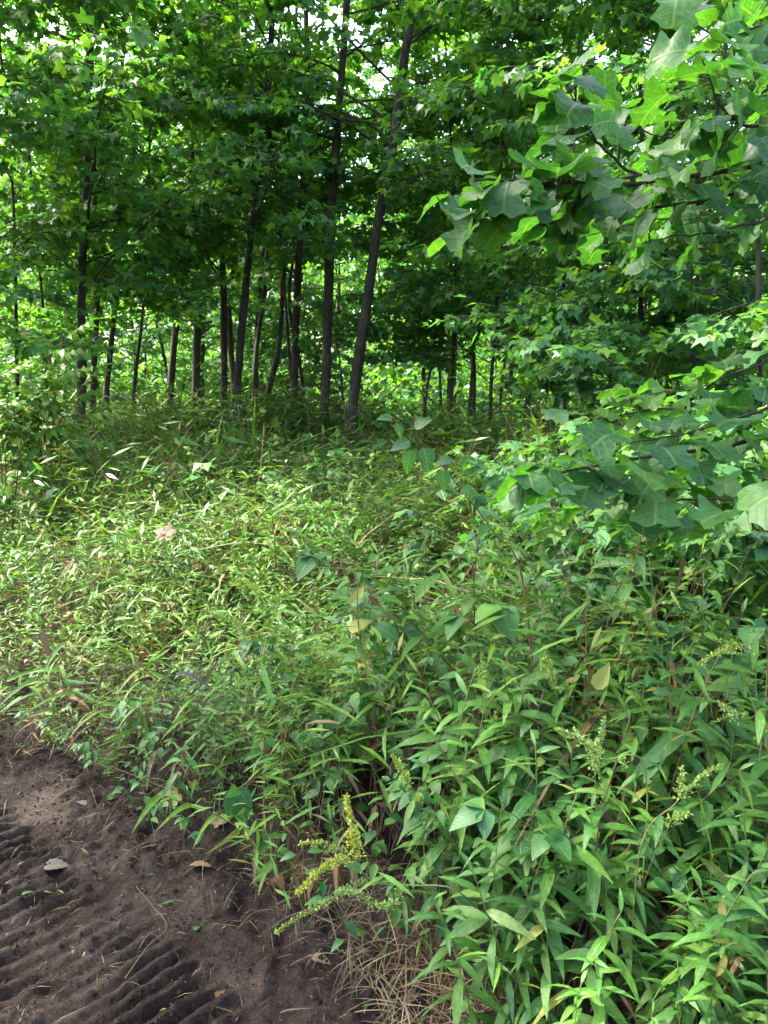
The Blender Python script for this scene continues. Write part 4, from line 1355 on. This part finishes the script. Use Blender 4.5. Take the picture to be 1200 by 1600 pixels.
def feathery(label, stems, Y, nleaf, size, seed):
    r = np.random.default_rng(seed)
    b0 = P(*stems[0][0], Y); g = float(ground_z(b0[0], Y))
    base = np.array([b0[0], Y, g])
    root = thing('feathery_shrub', label, 'shrub', base, 0, None)
    for st in stems:
        q = np.array([P(px, py, Y + 0.05 * i) for i, (px, py) in enumerate(st)])
        q = np.vstack([[q[0][0], Y, g - 0.03], q[1:]]) - base
        sp = smooth_path(q, 18)
        b = Buf(); tube(b, sp, np.linspace(0.008, 0.003, 18), 6, 0)
        link('stem', b.mesh('stem', [M['bstem']]), root)
        for k in range(nleaf):
            t = 0.18 + 0.82 * (k + r.uniform(0, 0.6)) / nleaf
            f = min(t, 0.999) * 17; i = int(f); c = sp[i] + (sp[i + 1] - sp[i]) * (f - i)
            d_ = dirs(k * 2.4 + r.normal(0, 0.3), np.interp(t, [0.35, 1], [0.0, 0.7]) + r.normal(0, 0.15))
            o = link('leaf', PINN[int(r.integers(0, 5))], root)
            o.matrix_basis = Matrix.Translation(Vector(c.tolist())) @ Matrix(frames(d_, np.array([0, 0, 1.0]))[0].tolist()).to_4x4() @ Matrix.Scale(float(size * r.uniform(0.75, 1.15)), 4)


feathery('feathery-leaved shrub standing in front of the sun-patched trunk', [[(75, 790), (82, 680), (90, 590), (96, 530)], [(75, 790), (60, 680), (50, 610)], [(75, 790), (110, 690), (122, 610)], [(75, 790), (40, 700), (20, 640)], [(75, 790), (95, 700), (75, 560)]], 6.6, 14, 0.34, 1)
feathery('feathery-leaved shrub cut by the left edge', [[(5, 800), (8, 700), (14, 600)], [(5, 800), (-20, 690), (-25, 590)], [(5, 800), (30, 720), (38, 650)], [(5, 800), (0, 700), (-5, 570)]], 6.2, 13, 0.34, 2)


# ------------------------------------------------------------------ goldenrod in flower
def spike(root, pts, mk, r, dens=1.0, width=0.016, name='flower_spike'):
    """a stalk closely set with small florets"""
    sp = smooth_path(np.asarray(pts, float), 16)
    b = Buf()
    tube(b, sp, np.linspace(0.0016, 0.0008, 16), 4, 1)
    L_ = np.linalg.norm(np.diff(sp, axis=0), axis=1).sum()
    m = int(L_ * 1800 * dens)
    t = r.uniform(0.05, 1, m); f = np.minimum(t * 15, 14.999); i = f.astype(int)
    c = sp[i] + (sp[i + 1] - sp[i]) * (f - i)[:, None]
    d_ = norm(r.normal(0, 1, (m, 3)) + np.array([0, 0, 0.7]))
    c = c + d_ * (width * r.uniform(0.1, 1.0, m) * (1.15 - t))[:, None]
    for v in range(3):
        q = np.arange(m) % 3 == v
        place(b, tpl('ovate', 2, v), c[q], frames(d_[q], r.normal(0, 1, (q.sum(), 3))), r.uniform(0.004, 0.009, q.sum()), 0)
    link(name, b.mesh('flower_spike', [M[mk], M['stem']]), root)


def goldenrod(label, path, spikes, seed, group=None, rad=0.0022, leaves=8):
    r = np.random.default_rng(seed)
    q = np.array(path, float)
    base = q[0]
    root = thing('goldenrod', label, 'goldenrod', base, 0, group)
    sp = smooth_path(q - base, 20)
    b = Buf(); tube(b, sp, np.linspace(rad, rad * 0.5, 20), 5, 0)
    link('stem', b.mesh('stem', [M['stem']]), root)
    for k in range(leaves):
        f = (0.25 + 0.7 * k / max(leaves, 1)) * 19; i = int(f)
        leaf_obj(root, 'herb', 'herb', sp[i], frames(dirs(k * 2.4, r.normal(0.1, 0.3)))[0], r.uniform(0.045, 0.09))
    for pts, mk, dn in spikes:
        spike(root, np.array(pts, float) - base, mk, r, dn)
    return root


def foot(x, y): return (x, y, float(ground_z(x, y)))


D0 = 1.58
goldenrod('goldenrod with bright yellow-green plumes arching out over the soil', [foot(0.32, 1.80), P(720, 1395, D0), P(640, 1383, D0), P(585, 1378, D0), P(548, 1340, D0)],
          [([P(562, 1350, D0), P(556, 1310, D0), P(546, 1275, D0), P(541, 1243, D0)], 'florets', 1.5),
           ([P(548, 1340, D0), P(512, 1322, D0 - 0.02), P(468, 1318, D0 - 0.04)], 'gflor', 1.0),
           ([P(545, 1342, D0), P(505, 1358, D0 - 0.04), P(462, 1398, D0 - 0.08)], 'florets', 1.4),
           ([P(585, 1378, D0), P(540, 1392, D0 - 0.06), P(490, 1420, D0 - 0.1), P(431, 1457, D0 - 0.14)], 'gflor', 0.9),
           ([P(640, 1383, D0), P(600, 1420, D0 - 0.1), P(560, 1398, D0 - 0.1), P(528, 1392, D0 - 0.1)], 'gflor', 1.0),
           ([P(556, 1330, D0), P(548, 1312, D0), P(541, 1302, D0)], 'florets', 1.6)], 31, leaves=4)
heads = (
    ((1200, 1030), (1160, 1012), (1090, 1040), 1.75, 'goldenrod with a pale nodding plume at the right edge'),
    ((1215, 1150), (1160, 1125), (1120, 1128), 1.55, 'goldenrod with a fat cream-yellow plume below the nodding one'),
    ((1010, 1215), (940, 1185), (870, 1140), 1.6, 'goldenrod leaning left with a thin plume near the bottom right weeds'),
    ((1000, 1330), (1060, 1250), (1130, 1195), 1.5, 'goldenrod stalk slanting right above the bottom right corner'),
    ((770, 1180), (765, 1100), (752, 1020), 2.0, 'upright goldenrod with a fine green spike below the cane'),
    ((880, 1150), (868, 1080), (850, 1010), 2.0, 'upright goldenrod with a fine green spike left of the yellow leaf'),
    ((660, 1290), (640, 1230), (612, 1180), 1.75, 'goldenrod with a short green plume above the arching one'),
    ((420, 960), (405, 930), (360, 900), 2.9, 'goldenrod with a small yellow plume in the grass left of centre'),
    ((395, 1010), (385, 985), (330, 960), 2.7, 'goldenrod with the lower small yellow plume left of centre'),
    ((930, 1290), (930, 1210), (945, 1120), 1.7, 'goldenrod with a green bud spike under the upright yellow leaf'))
for k, (a, c, e, Y, lab) in enumerate(heads):
    pa, pc, pe = P(*a, Y), P(*c, Y), P(*e, Y)
    y0 = Y + 0.05
    goldenrod(lab, [foot(pa[0] + 0.02, y0), pa, pc],
              [([pc, (pc + pe) / 2 + [0, 0, 0.01], pe], 'gflor', 1.1),
               ([(pa + pc) / 2, (pa + pc) / 2 + (pe - pc) * 0.35 + [0.02, -0.03, 0.02]], 'gflor', 0.9),
               ([pc, pc + (pe - pc) * 0.4 + [-0.02, 0.03, 0.03]], 'gflor', 0.9)], 50 + k, 'goldenrods in flower', leaves=9)


# ------------------------------------------------------------------ white flower heads near the trunks
for k, (px, py, Y) in enumerate(((362, 642, 8.2), (371, 633, 8.3), (387, 656, 8.0), (349, 658, 7.9), (478, 606, 8.4), (538, 632, 8.6), (830, 635, 6.9), (846, 628, 7.0))):
    top = P(px, py, Y); b0 = np.array(foot(top[0] + rng.normal(0, 0.05), Y))
    lab = ('white flat-topped flower head on a thin stalk ' + ('before the curved trunk' if k < 4 else 'before the slim trunk' if k == 4 else 'at the foot of the leaning trunk' if k == 5 else 'above the right bank'))
    root = thing('white_flower', lab, 'flower', b0, 0, 'white flowers ' + ('before the curved trunk' if k < 4 else 'on the bank' if k > 5 else lab[-18:]))
    b = Buf(); tube(b, smooth_path([(0, 0, 0), tuple((top - b0) * 0.5 + [0.03, 0, 0]), tuple(top - b0)], 10), 0.004, 4, 0)
    link('stem', b.mesh('stem', [M['stem']]), root)
    b = Buf(); m = 26
    c = np.stack([rng.normal(0, 0.025, m), rng.normal(0, 0.025, m), rng.normal(0, 0.010, m)], -1) + (top - b0)
    scatter(b, 'ovate', 2, c, frames(norm(rng.normal(0, 1, (m, 3)))), rng.uniform(0.009, 0.016, m))
    link('flower_head', b.mesh('flower_head', [M['wflor']]), root)
    for t in np.linspace(0.3, 0.9, 10):
        leaf_obj(root, 'ovate', 'ovate', (top - b0) * t, frames(dirs(rng.uniform(0, 6.28), 0.0))[0], rng.uniform(0.06, 0.1))

# ------------------------------------------------------------------ the arching cane with leaves at its tip
cp = [P(820, 925, 2.2), P(770, 830, 2.2), P(720, 765, 2.18), P(670, 702, 2.15), P(612, 652, 2.1)]
b0 = np.array(foot(cp[0][0] + 0.1, 2.25))
root = thing('bramble_cane', 'long reddish bramble cane rising to the left with green leaves at its tip', 'bramble', b0)
sp = smooth_path(np.array([b0] + cp) - b0, 26)
b = Buf(); tube(b, sp, np.linspace(0.0032, 0.0014, 26), 6, 0); link('stem', b.mesh('stem', [M['rstem']]), root)
for px, py, dx, dz, sz in ((612, 655, -0.6, 0.2, 0.06), (648, 668, 0.7, 0.5, 0.075), (640, 690, -0.9, -0.25, 0.085), (662, 700, 0.25, -0.9, 0.10), (640, 705, -0.1, -0.9, 0.09), (690, 735, 0.2, -0.95, 0.085),
                           (720, 765, 0.9, -0.2, 0.07), (620, 662, 0.3, -0.7, 0.06), (685, 722, 0.8, 0.2, 0.07), (760, 818, -0.5, -0.8, 0.06)):
    leaf_obj(root, 'bramble', 'tulip', P(px, py, 2.13) - b0, frames(np.array([[dx, -0.35, dz]]), np.array([0.1, -0.7, 0.7]))[0], sz * 0.75)

# drooping three-leaflet plant over the soil edge
p = P(372, 1232, 1.95)
b0 = np.array(foot(p[0] + 0.1, 2.2))
root = thing('three_leaf_vine', 'vine tip with three large rounded leaves drooping beside the soil', 'vine', b0)
b = Buf(); tube(b, smooth_path([(0, 0, 0), tuple((p - b0) * 0.6 + [0, 0, 0.12]), tuple(p - b0)], 12), 0.0018, 5, 0); link('stem', b.mesh('stem', [M['stem']]), root)
for a, e, sz in ((-2.2, -1.05, 0.10), (-1.1, -1.15, 0.105), (-1.7, 0.35, 0.06), (-0.4, -0.9, 0.07)):
    leaf_obj(root, 'bramble', 'ovate', p - b0, frames(dirs(np.array([a]), np.array([e])), np.array([0, -0.8, 0.4]))[0], sz)


# ------------------------------------------------------------------ single fallen and coloured leaves
def fallen(name, label, kind, mk, pos, dvec, up, size, var=0, cat='leaf'):
    b = Buf(); V, Q, UV = tpl(kind, 0 if kind != 'maple' else 1, var)
    b.add(V * size, Q, None, UV)
    o = link(name, b.mesh(name, [M[mk]]))
    o.matrix_basis = Matrix.Translation(Vector(np.asarray(pos).tolist())) @ Matrix(frames(np.array([dvec], float), np.array(up, float))[0].tolist()).to_4x4()
    return tag(o, label, cat)


def on_soil(px, py, lift=0.006):
    g = PG(px, py, -0.03); g[2] = float(track_z(g[0], g[1])) + lift
    return g


fallen('fallen_leaf', 'big curled brown dead leaf caught on the grass at the left', 'maple', 'dry', PG(268, 836, 0.66), (-0.9, 0.2, 0.25), (0.3, -0.5, 0.8), 0.13, 1)
fallen('fallen_leaf', 'pale grey curled dead leaf on the soil at the left', 'bramble', 'grey_dry', on_soil(70, 1372), (1, 0.35, 0.1), (0, 0, 1), 0.085, 1)
fallen('fallen_leaf', 'narrow pale dead leaf near the top of the soil', 'herb', 'grey_dry', on_soil(120, 1262), (1, -0.1, 0.03), (0, 0, 1), 0.17, 1)
fallen('fallen_leaf', 'small green leaf beside the narrow pale dead leaf', 'ovate', 'ovate', on_soil(168, 1262), (0.7, 0.6, 0.1), (0.1, 0, 1), 0.07, 1)
fallen('fallen_leaf', 'tan dead leaf lying at the edge of the soil', 'ovate', 'dry', on_soil(298, 1372), (1, -0.05, 0.1), (0, 0.2, 1), 0.085, 3)
fallen('fallen_leaf', 'pinkish brown dead leaf at the soil edge left of the plume', 'bramble', 'dry', on_soil(425, 1400), (0.5, -0.6, 0.3), (0.3, -0.3, 1), 0.08, 0)
fallen('fallen_leaf', 'green lance leaf lying below the pinkish dead leaf', 'herb', 'herb', on_soil(405, 1382, 0.02), (0.2, -0.9, -0.1), (0, 0, 1), 0.07, 0)
fallen('fallen_leaf', 'brown curled dead leaf under the drooping vine leaves', 'maple', 'dry', on_soil(335, 1318, 0.01), (0.5, 0.5, 0.3), (0, 0, 1), 0.075, 2)
fallen('fallen_leaf', 'small pale green leaf in the middle of the soil', 'herb', 'ovate', on_soil(255, 1428), (0.8, 0.5, 0.05), (0, 0, 1), 0.07, 2)
fallen('fallen_leaf', 'small round green leaf on the soil below the straw stalk', 'ovate', 'ovate', on_soil(304, 1472), (0.3, 0.9, 0.05), (0, 0, 1), 0.035, 2)
fallen('fallen_leaf', 'orange-brown scrap of leaf at the bottom of the soil', 'ovate', 'dry', on_soil(338, 1572), (0.5, 0.8, 0.1), (0, 0, 1), 0.04, 1)
fallen('fallen_leaf', 'tan dead leaf at the bottom edge among the straw', 'ovate', 'dry', on_soil(488, 1518), (1, -0.3, 0.1), (0, 0, 1), 0.06, 0)
fallen('fallen_leaf', 'small green leaf on the soil at the left edge', 'ovate', 'ovate', on_soil(35, 1408), (0.6, 0.4, 0.05), (0, 0, 1), 0.035, 3)
fallen('yellow_leaf', 'pale yellow maple leaf hanging at the soil edge', 'maple', 'yellow', PG(278, 1240, 0.10), (-0.8, -0.4, -0.5), (0, -0.6, 0.8), 0.075, 0)
fallen('yellow_leaf', 'small pale yellow maple leaf just right of the larger yellow one', 'maple', 'yellow', PG(303, 1232, 0.14), (0.3, -0.3, 0.8), (0, -0.9, 0.3), 0.05, 1)
fallen('yellow_leaf', 'upright bright yellow leaf standing among the green weeds at the right', 'ovate', 'yellow', P(930, 1076, 1.75), (0.45, 0.0, 0.9), (-0.3, -0.9, 0.2), 0.075, 0)
fallen('yellow_leaf', 'yellow-green leaf standing up in the middle of the weeds', 'ovate', 'yellow', P(552, 948, 2.5), (0.35, 0.0, 0.8), (-0.5, -0.8, 0.2), 0.085, 1)
fallen('yellow_leaf', 'yellow leaf turned sideways below the standing yellow-green one', 'ovate', 'yellow', P(545, 985, 2.45), (0.6, -0.2, 0.5), (-0.5, -0.6, 0.5), 0.09, 2)
fallen('withered_leaf', 'folded orange-brown dead leaf in the shade at the right', 'blade', 'dry', P(1068, 870, 2.3), (-0.2, -0.2, -0.9), (0, -1, 0.2), 0.13, 1)
fallen('withered_leaf', 'long brown dead blade hanging at the left edge', 'blade', 'dry', P(68, 985, 2.85), (0.15, -0.25, -0.95), (0, -1, 0.2), 0.17, 2)
fallen('withered_leaf', 'pale dead blade lying across the broad grass', 'blade', 'grey_dry', P(275, 1052, 2.55), (0.95, -0.1, -0.05), (0, -0.4, 1), 0.16, 0)
fallen('withered_leaf', 'reddish dead blade standing above the broad grass', 'blade', 'dry', P(318, 1068, 2.6), (0.5, 0.1, 0.85), (0, -1, 0.2), 0.11, 3)
fallen('withered_leaf', 'brown dead blade slanting beside the yellow leaves in the middle', 'blade', 'dry', P(575, 930, 2.4), (0.7, -0.1, -0.7), (0, -1, 0.2), 0.13, 1)

q = [on_soil(196, 1542), on_soil(232, 1500), on_soil(262, 1466), on_soil(240, 1432), on_soil(214, 1402)]
b = Buf(); tube(b, smooth_path(np.array(q) + [0, 0, 0.004], 24), np.linspace(0.0022, 0.0012, 24), 5, 0)
tag(link('straw_stalk', b.mesh('straw_stalk', [M['straw']])), 'bent pale straw stalk lying on the soil', 'stalk')
q = [on_soil(165, 1225, 0.02), on_soil(230, 1262, 0.03), on_soil(300, 1300, 0.03)]
b = Buf(); tube(b, smooth_path(np.array(q) + [0, 0, 0.03], 16), np.linspace(0.003, 0.002, 16), 5, 0)
tag(link('dry_stalk', b.mesh('dry_stalk', [M['bstem']])), 'thin brown stalk leaning out over the soil edge by the yellow leaf', 'stalk')
